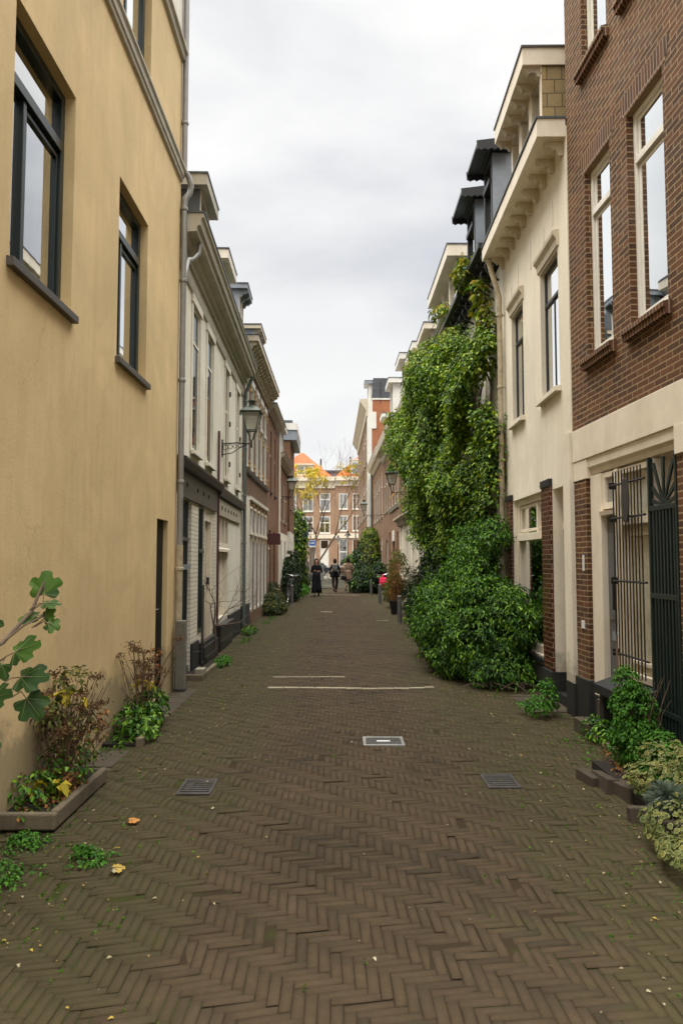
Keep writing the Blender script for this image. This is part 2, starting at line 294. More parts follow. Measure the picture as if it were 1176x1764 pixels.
# ================================================================== builders
class F:
    """facade frame: u along the street, d out of the wall, z up"""
    def __init__(s, P0, P1, name, label, cat, group=None):
        d = Vector((P1[0]-P0[0], P1[1]-P0[1])); s.L = d.length; s.s = -1 if P0[0] < 0 else 1
        if name.startswith('canal'): s.s = -1
        s.r = bpy.data.objects.new(name, None); S.collection.objects.link(s.r)
        s.r.location = (P0[0], P0[1], 0); s.r.rotation_euler = (0, 0, math.atan2(d.y, d.x))
        s.r['label'] = label; s.r['category'] = cat
        if group: s.r['group'] = group
    def world(s, u, d, z):
        a = s.r.rotation_euler.z; x, y = u, s.s*d
        return Vector((s.r.location.x + x*math.cos(a) - y*math.sin(a), s.r.location.y + x*math.sin(a) + y*math.cos(a), z))
class FF:            # a plain frame (world axes), for free-standing things
    s = 1
WF = FF()
class MB:
    def __init__(s, fr=WF): s.v = []; s.f = []; s.mi = []; s.s = fr.s; s.sm = False; s.cur = 0
    def face(s, idx):
        s.f.append(tuple(idx) if s.s > 0 else tuple(reversed(idx))); s.mi.append(s.cur)
    def add(s, vs, fs):
        o = len(s.v); s.v += [(x, s.s*y, z) for x, y, z in vs]
        for f in fs: s.face([o+i for i in f])
        return s
    def box(s, u0, u1, d0, d1, z0, z1):
        if u0 > u1: u0, u1 = u1, u0
        if d0 > d1: d0, d1 = d1, d0
        if z0 > z1: z0, z1 = z1, z0
        return s.add([(u0, d0, z0), (u1, d0, z0), (u1, d1, z0), (u0, d1, z0), (u0, d0, z1), (u1, d0, z1), (u1, d1, z1), (u0, d1, z1)],
              [(3, 2, 1, 0), (4, 5, 6, 7), (0, 1, 5, 4), (1, 2, 6, 5), (2, 3, 7, 6), (3, 0, 4, 7)])
    def quad(s, a, b, c, d): return s.add([a, b, c, d], [(0, 1, 2, 3)])
    def ext(s, prof, u0, u1):
        """profile of (d,z) extruded along u"""
        n = len(prof)
        vs = [(u0, d, z) for d, z in prof] + [(u1, d, z) for d, z in prof]
        fs = [(i, (i+1) % n, n+(i+1) % n, n+i) for i in range(n)] + [tuple(reversed(range(n))), tuple(range(n, 2*n))]
        return s.add(vs, fs)
    def extd(s, prof, d0, d1):
        """profile of (u,z) extruded along d"""
        n = len(prof)
        vs = [(u, d0, z) for u, z in prof] + [(u, d1, z) for u, z in prof]
        fs = [(i, (i+1) % n, n+(i+1) % n, n+i) for i in range(n)] + [tuple(reversed(range(n))), tuple(range(n, 2*n))]
        return s.add(vs, fs)
    def tube(s, pts, r, n=8, cap=True):
        s.sm = True
        pts = [Vector(p) for p in pts]; rs = r if isinstance(r, (list, tuple)) else [r]*len(pts)
        vs = []; fs = []; up = None
        for i, p in enumerate(pts):
            t = (pts[min(i+1, len(pts)-1)] - pts[max(i-1, 0)])
            if t.length < 1e-9: t = Vector((0, 0, 1))
            t.normalize()
            if up is None:
                up = Vector((0, 0, 1)) if abs(t.z) < .9 else Vector((1, 0, 0))
            a = t.cross(up)
            if a.length < 1e-4: a = t.cross(Vector((0, 1, 0)))
            a.normalize(); b = t.cross(a); up = -b if b.length else up
            up = a.cross(t)
            for j in range(n):
                q = 2*math.pi*j/n; vv = p + (a*math.cos(q) + b*math.sin(q))*rs[i]; vs.append(tuple(vv))
        for i in range(len(pts)-1):
            for j in range(n): fs.append((i*n+j, i*n+(j+1) % n, (i+1)*n+(j+1) % n, (i+1)*n+j))
        if cap: fs += [tuple(reversed(range(n))), tuple(range((len(pts)-1)*n, len(pts)*n))]
        return s.add(vs, fs)
    def lathe(s, prof, c=(0, 0, 0), n=12, sx=1, sy=1, rot=0):
        """profile of (r,z) round a vertical axis"""
        vs = []; fs = []
        for r, z in prof:
            for j in range(n):
                q = 2*math.pi*j/n + rot; vs.append((c[0]+r*math.cos(q)*sx, c[1]+r*math.sin(q)*sy, c[2]+z))
        for i in range(len(prof)-1):
            for j in range(n): fs.append((i*n+j, i*n+(j+1) % n, (i+1)*n+(j+1) % n, (i+1)*n+j))
        fs += [tuple(reversed(range(n))), tuple(range((len(prof)-1)*n, len(prof)*n))]
        return s.add(vs, fs)
    def build(s, name, mat, parent=None, bevel=0, smooth=None):
        me = bpy.data.meshes.new(name); me.from_pydata(s.v, [], s.f); me.update()
        mats = mat if isinstance(mat, (list, tuple)) else [mat]
        for q in mats: me.materials.append(q if not isinstance(q, str) else M[q])
        if len(mats) > 1: me.polygons.foreach_set('material_index', s.mi)
        o = bpy.data.objects.new(name, me); S.collection.objects.link(o)
        if parent is not None: o.parent = parent.r if isinstance(parent, F) else parent
        if (s.sm if smooth is None else smooth):
            me.polygons.foreach_set('use_smooth', [True]*len(me.polygons))
            try: me.set_sharp_from_angle(angle=R(40))
            except Exception: pass
        if bevel:
            b = o.modifiers.new('bevel', 'BEVEL'); b.width = bevel; b.segments = 2; b.limit_method = 'ANGLE'; b.angle_limit = R(40)
        return o
def tag(o, label=None, cat=None, group=None, kind=None):
    if label: o['label'] = label
    if cat: o['category'] = cat
    if group: o['group'] = group
    if kind: o['kind'] = kind
    return o
def empty(name, loc, label, cat, group=None, rz=0):
    o = bpy.data.objects.new(name, None); S.collection.objects.link(o); o.location = loc; o.rotation_euler = (0, 0, rz)
    return tag(o, label, cat, group)
def copy_tree(o, loc, rz=None, label=None, parent=None):
    c = o.copy(); S.collection.objects.link(c)
    if parent is None:
        c.location = loc
        if rz is not None: c.rotation_euler = (0, 0, rz)
        if label: c['label'] = label
    else: c.parent = parent
    for ch in [x for x in S.collection.objects if x.parent == o]: copy_tree(ch, None, parent=c)
    return c
def dup_part(o, du=0, dz=0):
    c = o.copy(); S.collection.objects.link(c); c.parent = o.parent; c.location = (o.location.x+du, o.location.y, o.location.z+dz); return c

def wall(fr, name, mat, u0, u1, z0, z1, ops=(), rec=.16, d=0.0, ends=None, back=None, z_end=None, bevel=0):
    """front face with openings and their reveals; ends/back = depth of the side walls"""
    mb = MB(fr)
    us = sorted({u0, u1, *[o[0] for o in ops], *[o[1] for o in ops]}); zs = sorted({z0, z1, *[o[2] for o in ops], *[o[3] for o in ops]})
    us = [u for u in us if u0 <= u <= u1]; zs = [z for z in zs if z0 <= z <= z1]
    for i in range(len(us)-1):
        for j in range(len(zs)-1):
            uc = (us[i]+us[i+1])/2; zc = (zs[j]+zs[j+1])/2
            if any(o[0] < uc < o[1] and o[2] < zc < o[3] for o in ops): continue
            mb.quad((us[i], d, zs[j]), (us[i], d, zs[j+1]), (us[i+1], d, zs[j+1]), (us[i+1], d, zs[j]))
    for o in ops:
        a, b, c, e = o[:4]; r = o[4] if len(o) > 4 else rec
        a = max(a, u0); b = min(b, u1); c2 = max(c, z0); e2 = min(e, z1)
        if b <= a or e2 <= c2: continue
        mb.quad((a, d, c2), (a, d, e2), (a, d-r, e2), (a, d-r, c2)); mb.quad((b, d, e2), (b, d, c2), (b, d-r, c2), (b, d-r, e2))
        if e <= z1: mb.quad((a, d, e), (b, d, e), (b, d-r, e), (a, d-r, e))
        if c >= z0: mb.quad((a, d, c), (b, d, c), (b, d-r, c), (a, d-r, c))
    if ends:
        for u in (u0, u1): mb.quad((u, d, z0), (u, d, z1), (u, -ends, z1), (u, -ends, z0))
        mb.quad((u0, -ends, z0), (u0, -ends, z1), (u1, -ends, z1), (u1, -ends, z0))
    return mb.build(name, mat, fr, bevel)
def backing(fr, u0, u1, z0, z1, d=-.9):
    """the dim room behind a window"""
    return MB(fr).box(u0, u1, d-.05, d, z0, z1).build('back_wall', 'room', fr)
def curtain_mb(fr, u0, u1, z0, z1, d, amp=.02, wl=.09):
    mb = MB(fr); n = max(4, int((u1-u0)/.02)); vs = []; fs = []
    for i in range(n+1):
        u = u0+(u1-u0)*i/n; dd = d+amp*math.sin(u*2*math.pi/wl+math.sin(u*9)*1.3)
        vs += [(u, dd, z0), (u, dd, z1)]
    for i in range(n): fs.append((2*i, 2*i+1, 2*i+3, 2*i+2))
    mb.add(vs, fs); mb.sm = True; return mb
def window(fr, u0, u1, z0, z1, rec=.14, fw=.06, mat='whitewood', trans=None, vert=(), hor=(), sill=None, sillmat='stone', glass='glass',
           sash=None, curtains=None, hood=None, name='window', d=0, parent=None, depth=.07, room=True, tdepth=.03, sillover=.05):
    e = .0015; D = d-rec; mb = MB(fr)
    u0 += e; u1 -= e; z0 += e; z1 -= e
    mb.box(u0, u0+fw, D, D+depth, z0, z1); mb.box(u1-fw, u1, D, D+depth, z0, z1)
    mb.box(u0+fw, u1-fw, D, D+depth, z0, z0+fw*1.15); mb.box(u0+fw, u1-fw, D, D+depth, z1-fw, z1)
    if trans: mb.box(u0+fw, u1-fw, D-.001, D+depth+tdepth, trans-fw*.6, trans+fw*.6)
    lo = z0+fw*1.15; hi = (trans-fw*.6) if trans else z1-fw
    for v in vert:
        vv = v if isinstance(v, tuple) else (v, lo, hi)
        mb.box(vv[0]-fw*.38, vv[0]+fw*.38, D+.003, D+depth-.006, vv[1], vv[2])
    for h in hor: mb.box(u0+fw, u1-fw, D+.012, D+depth-.03, h-.012, h+.012)
    if sash:   # thin inner sash frames (material and extents)
        w = .035
        for (a, b, c, f_) in sash:
            for bx in ((a, a+w, c, f_), (b-w, b, c, f_), (a+w, b-w, c, c+w), (a+w, b-w, f_-w, f_)):
                mb.box(bx[0], bx[1], D+.006, D+depth-.02, bx[2], bx[3])
    w = mb.build(name, mat, parent or fr, .004)
    pane = MB(fr).quad((u0+fw*.5, D+.02, z0+fw*.5), (u0+fw*.5, D+.02, z1-fw*.5), (u1-fw*.5, D+.02, z1-fw*.5), (u1-fw*.5, D+.02, z0+fw*.5)).build('pane', glass, w)
    if sill is not None:
        MB(fr).ext([(D+depth-.01, z0-.001), (d+sill, z0-.03), (d+sill, z0-.085), (d+.002, z0-.085), (d-.01, z0-.06)], u0-sillover, u1+sillover).build('sill', sillmat, w, .003)
    if curtains:
        for (a, b) in curtains: curtain_mb(fr, a, b, z0+.03, (z1-.03), D-.05).build('curtain', 'curtain', w)
    if room: MB(fr).box(u0-.25, u1+.25, D-.75, D-.7, z0-.3, z1+.15).build('back_wall', 'room', w)
    return w
def cornice(fr, u0, u1, zt, proj, h, mat='beige', name='cornice', gutter='darkzinc', plain=False):
    """moulded eaves box: fascia with stepped mouldings and a thin metal gutter lip"""
    if plain: prof = [(0.002, zt-h), (proj, zt-h), (proj, zt-.03), (proj-.01, zt), (0.002, zt)]
    else: prof = [(.002, zt-h*1.7), (.04, zt-h*1.7), (.05, zt-h*1.45), (.10, zt-h*1.38), (.12, zt-h*1.05), (proj*.72, zt-h), (proj*.74, zt-h*.72), (proj*.86, zt-h*.66), (proj*.9, zt-h*.3), (proj, zt-h*.2), (proj, zt), (.002, zt)]
    c = MB(fr).ext(prof, u0, u1).build(name, mat, fr)
    MB(fr).box(u0-.012, u1+.012, -.2, proj+.015, zt+.001, zt+.022).build('gutter_lip', gutter, c)
    return c
def brackets(fr, c, us, zt, proj, h, w=.09, mat='beige', d0=.003):
    pr = [(d0, zt-h), (d0+.05, zt-h), (d0+.07, zt-h*.72), (d0+proj*.35, zt-h*.55), (d0+proj*.5, zt-h*.62), (d0+proj*.62, zt-h*.35), (d0+proj*.85, zt-h*.28), (d0+proj*.9, zt), (d0, zt)]
    first = MB(fr).ext(pr, -w/2, w/2).build('bracket', mat, c); first.location.x = us[0]
    for u in us[1:]: dup_part(first, u-us[0])
def roof(fr, u0, u1, z, depth=7.0, rise=2.6, mat='slate', d0=0):
    return MB(fr).ext([(d0, z), (-depth/2, z+rise), (-depth, z), ], u0, u1).build('roof', mat, fr)
def pipe(fr, pts, r, mat, name='drainpipe', brk=None):
    p = MB(fr).tube(pts, r, 10).build(name, mat, fr)
    if brk:
        for (u, d, z) in brk:
            MB(fr).lathe([(r*1.18, -.02), (r*1.28, -.015), (r*1.28, .015), (r*1.18, .02)], (u, d, z), 10).box(u-.008, u+.008, -.001, d-r, z-.01, z+.01).build('pipe_clip', mat, p)
    return p
def dormer(fr, u0, u1, z0, z1, d=-.05, over=.25, back=2.6, face='creamwood', cheek='zinc', top='creamwood', th=.2, wins=1, side=.1, mold='darkzinc', brk=False, glass='glass', ov_u=.14):
    w = (u1-u0); mb = MB(fr)
    # cheeks
    mb.box(u0, u0+.05, d-back, d-.0005, z0, z1); mb.box(u1-.05, u1, d-back, d-.0005, z0, z1)
    mb.box(u0+.05, u1-.05, d-back, d-back+.05, z0, z1)
    dm = mb.build('dormer', cheek, fr)
    t = MB(fr).box(u0-ov_u, u1+ov_u, d-back, d+over, z1, z1+th).build('dormer_roof', top, dm)
    MB(fr).box(u0-ov_u-.015, u1+ov_u+.015, d-back, d+over+.015, z1+th+.001, z1+th+.025).build('roof_lip', mold, dm)
    n = wins; ww = (w-.02)/n
    for i in range(n):
        a = u0+.01+i*ww
        window(fr, a, a+ww-.005, z0, z1-.002, rec=.06, fw=.07, mat=face, glass=glass, trans=z1-(z1-z0)*.3 if brk == 'trans' else None, name='dormer_window', d=d, parent=dm, room=True)
    if brk is True:
        nb = max(3, int(w/.32)); us = [u0+.05+(w-.1)*i/(nb-1) for i in range(nb)]
        pr = [(.0, z1-.16), (.03, z1-.16), (over*.4, z1-.08), (over*.55, z1-.1), (over*.9, z1-.03), (over*.9, z1-.001), (.0, z1-.001)]
        f0 = MB(fr).ext([(d+.012+a, b) for a, b in pr], -.035, .035).build('bracket', top, dm); f0.location.x = us[0]
        for u in us[1:]: dup_part(f0, u-us[0])
    return dm

# ================================================================== leaves
def leaf_obj(name, P, T, Nn, size, mat, parent=None, asp=.5, fold=.18, droop=.15, mats=None, midx=None):
    """many single folded leaves: P base, T direction, Nn normal"""
    n = len(P); B = np.cross(Nn, T); B /= np.linalg.norm(B, axis=1)[:, None]+1e-9
    s = size[:, None]
    v = np.empty((n, 6, 3))
    v[:, 0] = P; v[:, 1] = P+T*s*.38+B*s*asp*.5+Nn*s*fold; v[:, 2] = P+T*s*.72+B*s*asp*.36+Nn*s*(fold*.6)-np.array([0, 0, 1])*s*droop*.5
    v[:, 3] = P+T*s-np.array([0, 0, 1])*s*droop; v[:, 4] = P+T*s*.72-B*s*asp*.36+Nn*s*(fold*.6)-np.array([0, 0, 1])*s*droop*.5; v[:, 5] = P+T*s*.38-B*s*asp*.5+Nn*s*fold
    me = bpy.data.meshes.new(name); me.vertices.add(n*6); me.vertices.foreach_set('co', v.reshape(-1).astype('f'))
    base = (np.arange(n)*6)[:, None]
    loops = np.concatenate([base+np.array([0, 1, 2, 3]), base+np.array([0, 3, 4, 5])], 1).reshape(-1)
    me.loops.add(n*8); me.loops.foreach_set('vertex_index', loops.astype('i'))
    me.polygons.add(n*2); me.polygons.foreach_set('loop_start', (np.arange(n*2)*4).astype('i'))
    me.update(calc_edges=True)
    ms = mats or [mat]
    for q in ms: me.materials.append(M[q])
    if midx is not None: me.polygons.foreach_set('material_index', np.repeat(midx, 2).astype('i'))
    me.update(); me.validate()
    o = bpy.data.objects.new(name, me); S.collection.objects.link(o)
    if parent is not None: o.parent = parent
    return o
def unit(a): return a/(np.linalg.norm(a, axis=1)[:, None]+1e-9)
def clumps_to_leaves(C, out, per, rc, size, up=.45, rnd=.75, sj=.35, flat=1.0):
    """C clump centres, out = outward vectors; returns leaf arrays"""
    n = len(C)*per; ci = np.repeat(np.arange(len(C)), per)
    dome = unit(out[ci]*.7+np.array([0, 0, .75]))
    off = unit(rng.normal(size=(n, 3))+dome*.75)*(rng.random((n, 1))**.32)
    rcs = (rc*(.45+.95*rng.random(len(C))))[ci][:, None]
    P = C[ci]+off*rcs*np.array([1, 1, .75])
    Nn = unit(off*.9+dome*.5+np.array([0, 0, up*.6])+rng.normal(size=(n, 3))*rnd*.45)
    T = rng.normal(size=(n, 3))*.6+off*1.1+np.array([0, 0, -.55]); T = unit(T-(T*Nn).sum(1)[:, None]*Nn)
    sz = size*(1-sj+2*sj*rng.random(n))
    return P, T, Nn, sz
def foliage(name, blobs, ncl, per, rc, size, mat, parent=None, asp=.5, up=.45, mats=None, share=None, zmin=.03, fold=.18, droop=.15, inner=.35):
    """blobs: ellipsoids (cx,cy,cz,rx,ry,rz) in parent's coordinates"""
    vol = np.array([(b[3]*b[4]+b[4]*b[5]+b[3]*b[5]) for b in blobs]); pr = vol/vol.sum()
    bi = rng.choice(len(blobs), ncl, p=pr); B = np.array(blobs)[bi]
    dirv = unit(rng.normal(size=(ncl, 3))); rad = (1-inner*rng.random((ncl, 1))**1.5)
    C = B[:, :3]+dirv*B[:, 3:]*rad*(.92+.16*rng.random((ncl, 1)))
    keep = C[:, 2] > zmin; C = C[keep]; out = unit(dirv[keep]/B[keep, 3:])
    P, T, Nn, sz = clumps_to_leaves(C, out, per, rc, size, up)
    kk = P[:, 2] > .01; P, T, Nn, sz = P[kk], T[kk], Nn[kk], sz[kk]
    midx = None
    if mats: midx = (rng.random(len(P)) < share).astype(int)
    return leaf_obj(name, P, T, Nn, sz, mat, parent, asp, fold, droop, mats, midx)
def stems_mb(n, base, spread, h, r=.006, wig=.05, up=.8):
    mb = MB(); tips = []
    for i in range(n):
        a = random.uniform(0, 2*math.pi); sp = random.uniform(.3, 1)*spread; hh = h*random.uniform(.6, 1.05)
        p = Vector(base)+Vector((random.uniform(-.5, .5)*base_w(spread), random.uniform(-.5, .5)*base_w(spread), 0)); pts = [p.copy()]
        for k_ in range(1, 6):
            t = k_/5
            pts.append(p+Vector((math.cos(a)*sp*t**1.3+random.gauss(0, wig)*t*.3, math.sin(a)*sp*t**1.3+random.gauss(0, wig)*t*.3, hh*t)))
        mb.tube(pts, [r*(1-.12*q) for q in range(6)], 5); tips.append((pts[-1], pts))
    return mb, tips
def base_w(s): return s*.5
def branching(mb, p, d, L, r, lvl, tips, spread=.55, up=.1, shrink=.72, kids=(2, 3), segs=4, bend=.18):
    pts = [p.copy()]; rs = [r]; q = p.copy(); dd = d.copy()
    for i in range(segs):
        dd = (dd+Vector((random.gauss(0, bend), random.gauss(0, bend), random.gauss(0, bend)+up*.3))).normalized()
        q = q+dd*L/segs; pts.append(q.copy()); rs.append(r*(1-.35*(i+1)/segs))
    mb.tube(pts, rs, 6 if r > .02 else 4, cap=False); tips.append((q.copy(), dd.copy(), lvl, pts))
    if lvl <= 0: return
    for i in range(random.randint(*kids)):
        nd = (dd+Vector((random.gauss(0, spread), random.gauss(0, spread), random.gauss(0, spread*.7)+up))).normalized()
        st = pts[-1] if i < 2 else pts[random.randint(2, segs)]
        branching(mb, st, nd, L*shrink*random.uniform(.8, 1.15), rs[-1]*.78, lvl-1, tips, spread, up, shrink, kids, segs, bend)

def boxes(fr, name, mat, bs, bevel=0, parent=None):
    """one object per box"""
    return [MB(fr).box(*b).build(name, mat, parent if parent is not None else fr, bevel) for b in bs]
# ================================================================== ground
def plane(name, x0, x1, y0, y1, z, mat):
    me = bpy.data.meshes.new(name); me.from_pydata([(x0, y0, z), (x1, y0, z), (x1, y1, z), (x0, y1, z)], [], [(0, 1, 2, 3)]); me.update()
    me.materials.append(M[mat]); o = bpy.data.objects.new(name, me); S.collection.objects.link(o); o['kind'] = 'structure'; return o
plane('ground', -250, 250, -60, 900, -.10, 'earth')
plane('street_bed', -3.0, 3.3, -3, 72, -.085, 'joint')
plane('cross_street', -60, 60, 67, 91.5, -.008, 'asphalt')
def zsag(x, y): return .012*np.sin(x*1.7+y*.45)+.01*np.sin(y*1.1+1.0+x*.6)+.003*np.sin(x*2.9+1.3*np.sin(y*1.3)) - .016
def herringbone():
    Wd = .0465; n = 4; X0, X1 = -2.75, 3.05; Y0, Y1 = .6, 44
    nx = int((X1-X0)/Wd); ny = int((Y1-Y0)/Wd); V = []; rects = []
    ix, iy = np.meshgrid(np.arange(-4, nx), np.arange(-4, ny), indexing='ij'); ix = ix.ravel(); iy = iy.ravel()
    h = ((ix-iy) % (2*n) == 0); v = ((ix-iy) % (2*n) == 2*n-1)
    a = np.concatenate([np.stack([ix[h], iy[h], ix[h]+n, iy[h]+1], 1), np.stack([ix[v], iy[v], ix[v]+1, iy[v]+n], 1)]).astype(float)
    q = a*Wd; q[:, 0] += X0; q[:, 2] += X0; q[:, 1] += Y0; q[:, 3] += Y0
    m_ = len(q); g = .0014+.0018*rng.random(m_); cx = (q[:, 0]+q[:, 2])/2; cy = (q[:, 1]+q[:, 3])/2
    hx = (q[:, 2]-q[:, 0])/2-g; hy = (q[:, 3]-q[:, 1])/2-g
    ang = rng.normal(size=m_)*.012; tx = rng.normal(size=m_)*.010; ty = rng.normal(size=m_)*.010; dz = rng.normal(size=m_)*.0022
    sunk = rng.random(m_) < .012; dz[sunk] -= .006
    bev = .0025; vs = np.empty((m_, 8, 3)); k_ = 0
    for lev, (bb, zz) in enumerate(((0.0, -.006), (bev, 0.0))):
        for sx_, sy_ in ((-1, -1), (1, -1), (1, 1), (-1, 1)):
            lx = sx_*(hx-bb); ly = sy_*(hy-bb)
            vs[:, k_, 0] = cx+lx*np.cos(ang)-ly*np.sin(ang); vs[:, k_, 1] = cy+lx*np.sin(ang)+ly*np.cos(ang)
            vs[:, k_, 2] = zz+dz+lx*tx+ly*ty; k_ += 1
    # the courses wander
    vs[..., 0] = (X0+X1)-vs[..., 0]; vs = vs[:, [1, 0, 3, 2, 5, 4, 7, 6]]; vs[..., 1] += .16*vs[..., 0]
    x = vs[..., 0].copy(); y = vs[..., 1].copy()
    vs[..., 0] = x+.025*np.sin(y*.9)+.012*np.sin(y*2.7+x)
    vs[..., 1] = y+.035*np.sin(x*1.3+.5)+.012*np.sin(x*3.1+y*.8)
    vs[..., 2] += zsag(vs[..., 0], vs[..., 1])+.008
    me = bpy.data.meshes.new('paving'); me.vertices.add(m_*8); me.vertices.foreach_set('co', vs.reshape(-1).astype('f'))
    fc = np.array([4, 5, 6, 7, 0, 1, 5, 4, 1, 2, 6, 5, 2, 3, 7, 6, 3, 0, 4, 7]); lp = ((np.arange(m_)*8)[:, None]+fc).ravel()
    me.loops.add(len(lp)); me.loops.foreach_set('vertex_index', lp.astype('i')); me.polygons.add(m_*5); me.polygons.foreach_set('loop_start', (np.arange(m_*5)*4).astype('i'))
    me.update(calc_edges=True); me.materials.append(M['paver'])
    o = bpy.data.objects.new('paving', me); S.collection.objects.link(o); o['kind'] = 'structure'
herringbone()
plane('far_paving', -3.0, 3.3, 44.02, 68, -.004, 'farpave')
# joint fill follows the sag
def sheet(name, x0, x1, y0, y1, nx, ny, dz, mat):
    xs, ys = np.meshgrid(np.linspace(x0, x1, nx), np.linspace(y0, y1, ny)); z = zsag(xs, ys)+dz
    vs = np.stack([xs, ys, z], -1).reshape(-1, 3); fs = [(j*nx+i, j*nx+i+1, (j+1)*nx+i+1, (j+1)*nx+i) for j in range(ny-1) for i in range(nx-1)]
    me = bpy.data.meshes.new(name); me.from_pydata(vs.tolist(), [], fs); me.update(); me.materials.append(M[mat])
    o = bpy.data.objects.new(name, me); S.collection.objects.link(o); o['kind'] = 'structure'; return o
sheet('joint_sand', -2.9, 3.2, -.4, 44, 80, 500, .0018, 'joint')
def zg(x, y): return float(zsag(np.array(x), np.array(y)))+.0105
# rows of white pavers across the street
def paver_row(x0, x1, y, wig, name='crossing_line', miss=0.0, w=.055):
    mb = MB(); x = x0
    while x < x1:
        L_ = .2 if wig else .21; x2 = min(x+L_, x1)
        yy = y+wig*math.sin((x-x0)*3.1)+random.gauss(0, .004); z = zg((x+x2)/2, yy)
        if random.random() >= miss: mb.box(x+.003, x2-.003, yy, yy+w, z-.02, z+.004)
        x = x2
    o = mb.build(name, 'marking', None, .003); o['kind'] = 'structure'
paver_row(-.94, 1.18, 9.58, .045, w=.07); paver_row(-.95, .1, 10.45, .03, miss=.25, w=.05)
paver_row(-1.5, .9, 34.9, 0, w=.12); paver_row(-1.1, 1.1, 49, 0, w=.16); paver_row(-.66, -.27, 23.4, 0, w=.15); paver_row(.75, 1.3, 20.4, .05, miss=.5)
# worn slab strips along the feet of the walls
def strip(x0, x1, y0, y1, name='slab_strip'):
    mb = MB(); y = y0
    while y < y1:
        y2 = min(y+.3, y1); x = x0
        while x < x1-.05:
            x2 = min(x+.3, x1); z = zg((x+x2)/2, (y+y2)/2); mb.box(x+.004, x2-.004, y+.004, y2-.004, z-.03, z+.006+random.gauss(0, .002)); x = x2
        y = y2
    o = mb.build(name, 'slab', None, .004); o['kind'] = 'structure'
strip(-2.08, -1.78, 5.6, 6.4); strip(-2.08, -1.78, 7.6, 9.4); strip(2.0, 2.5, 8.0, 9.0)

# ================================================================== left side
# ---- yellow stucco house
H1 = F((-2.045, 1.0), (-2.085, 9.37), 'stucco_house', 'tall yellow ochre stucco house at the left with dark green window frames', 'house')
w1 = (3.50, 4.57, 3.5, 5.2, .09); w2 = (5.74, 6.78, 3.5, 5.2, .09); w0 = (1.2, 2.25, 3.5, 5.2, .09)
w3 = (3.50, 4.57, 6.78, 8.0, .09); w4 = (5.74, 6.78, 6.78, 8.0, .09); dr = (7.38, 7.93, 0.02, 2.08, .06)
wall(H1, 'wall', 'yellow', 0, H1.L, -.05, 8.12, [w0, w1, w2, w3, w4, dr], ends=8)
wall(H1, 'upper_wall', 'plaster', 0, H1.L, 8.12, 10.6, [(6.9, 7.7, 8.8, 10.2)], ends=8)
for (a, b, c, e, r_) in (w0, w1, w2):
    m1 = a+.37
    window(H1, a, b, c, e, rec=.14, fw=.065, mat='darkgreen', trans=e-.44, vert=(m1,), sash=[(m1+.03, b-.06, c+.06, e-.5)], sill=.05, sillmat='sill', curtains=[(a+.05, m1-.02), (m1+.06, m1+.12), (b-.32, b-.07)], depth=.06, tdepth=.01, sillover=.04, glass='glassnear')
for (a, b, c, e, r_) in (w3, w4): window(H1, a, b, c, e, rec=.125, fw=.06, mat='darkgreen', vert=(a+.37,), curtains=[(a+.5, b-.1)], depth=.05)
window(H1, 6.9, 7.7, 8.8, 10.2, rec=.15, mat='whitewood', sill=.05)
c = MB(H1).ext([(.002, 6.50), (.03, 6.51), (.035, 6.55), (.05, 6.56), (.055, 6.62), (.075, 6.645), (.075, 6.67), (.002, 6.68)], 0, H1.L-.02).build('string_course', 'trimdull', H1)
c = MB(H1).ext([(.002, 8.12), (.04, 8.13), (.05, 8.2), (.08, 8.22), (.08, 8.26), (.002, 8.27)], 0, H1.L-.02).build('string_course', 'trimdull', H1)
MB(H1).box(0, H1.L, -8, .1, 10.6, 10.8).build('roof', 'darkzinc', H1)
dd = MB(H1).box(dr[0]+.003, dr[1]-.003, -.12, -.06, .02, 2.075).box(dr[0]+.08, dr[1]-.08, -.06, -.045, .2, 1.0).box(dr[0]+.08, dr[1]-.08, -.06, -.045, 1.15, 1.95).build('door', 'void', H1)
MB(H1).tube([(dr[0]+.09, -.045, 1.05), (dr[0]+.09, -.01, 1.05), (dr[0]+.16, -.01, 1.05)], .009, 6).build('handle', 'chrome', dd)

# ---- grey downpipe between the two houses: part of the yellow house
L1 = H1.L
pp = pipe(H1, [(L1-.02, .045, 10.6), (L1-.02, .045, 6.75), (L1-.02, .05, 6.66), (L1+.0, .10, 6.58), (L1+.03, .125, 6.48), (L1+.03, .11, 6.38), (L1-.0, .06, 6.3), (L1-.01, .05, 6.2), (L1-.01, .05, 1.78)], .038, 'steelgrey', brk=[(L1-.02, .045, z) for z in (9.2, 7.3)]+[(L1-.01, .05, z) for z in (6.15, 5.2, 3.9, 2.6)])
pipe(H1, [(L1-.01, .05, 1.80), (L1-.01, .05, .02)], .045, 'oldcream', 'lower_drainpipe', brk=[(L1-.01, .05, z) for z in (1.5, .4)])

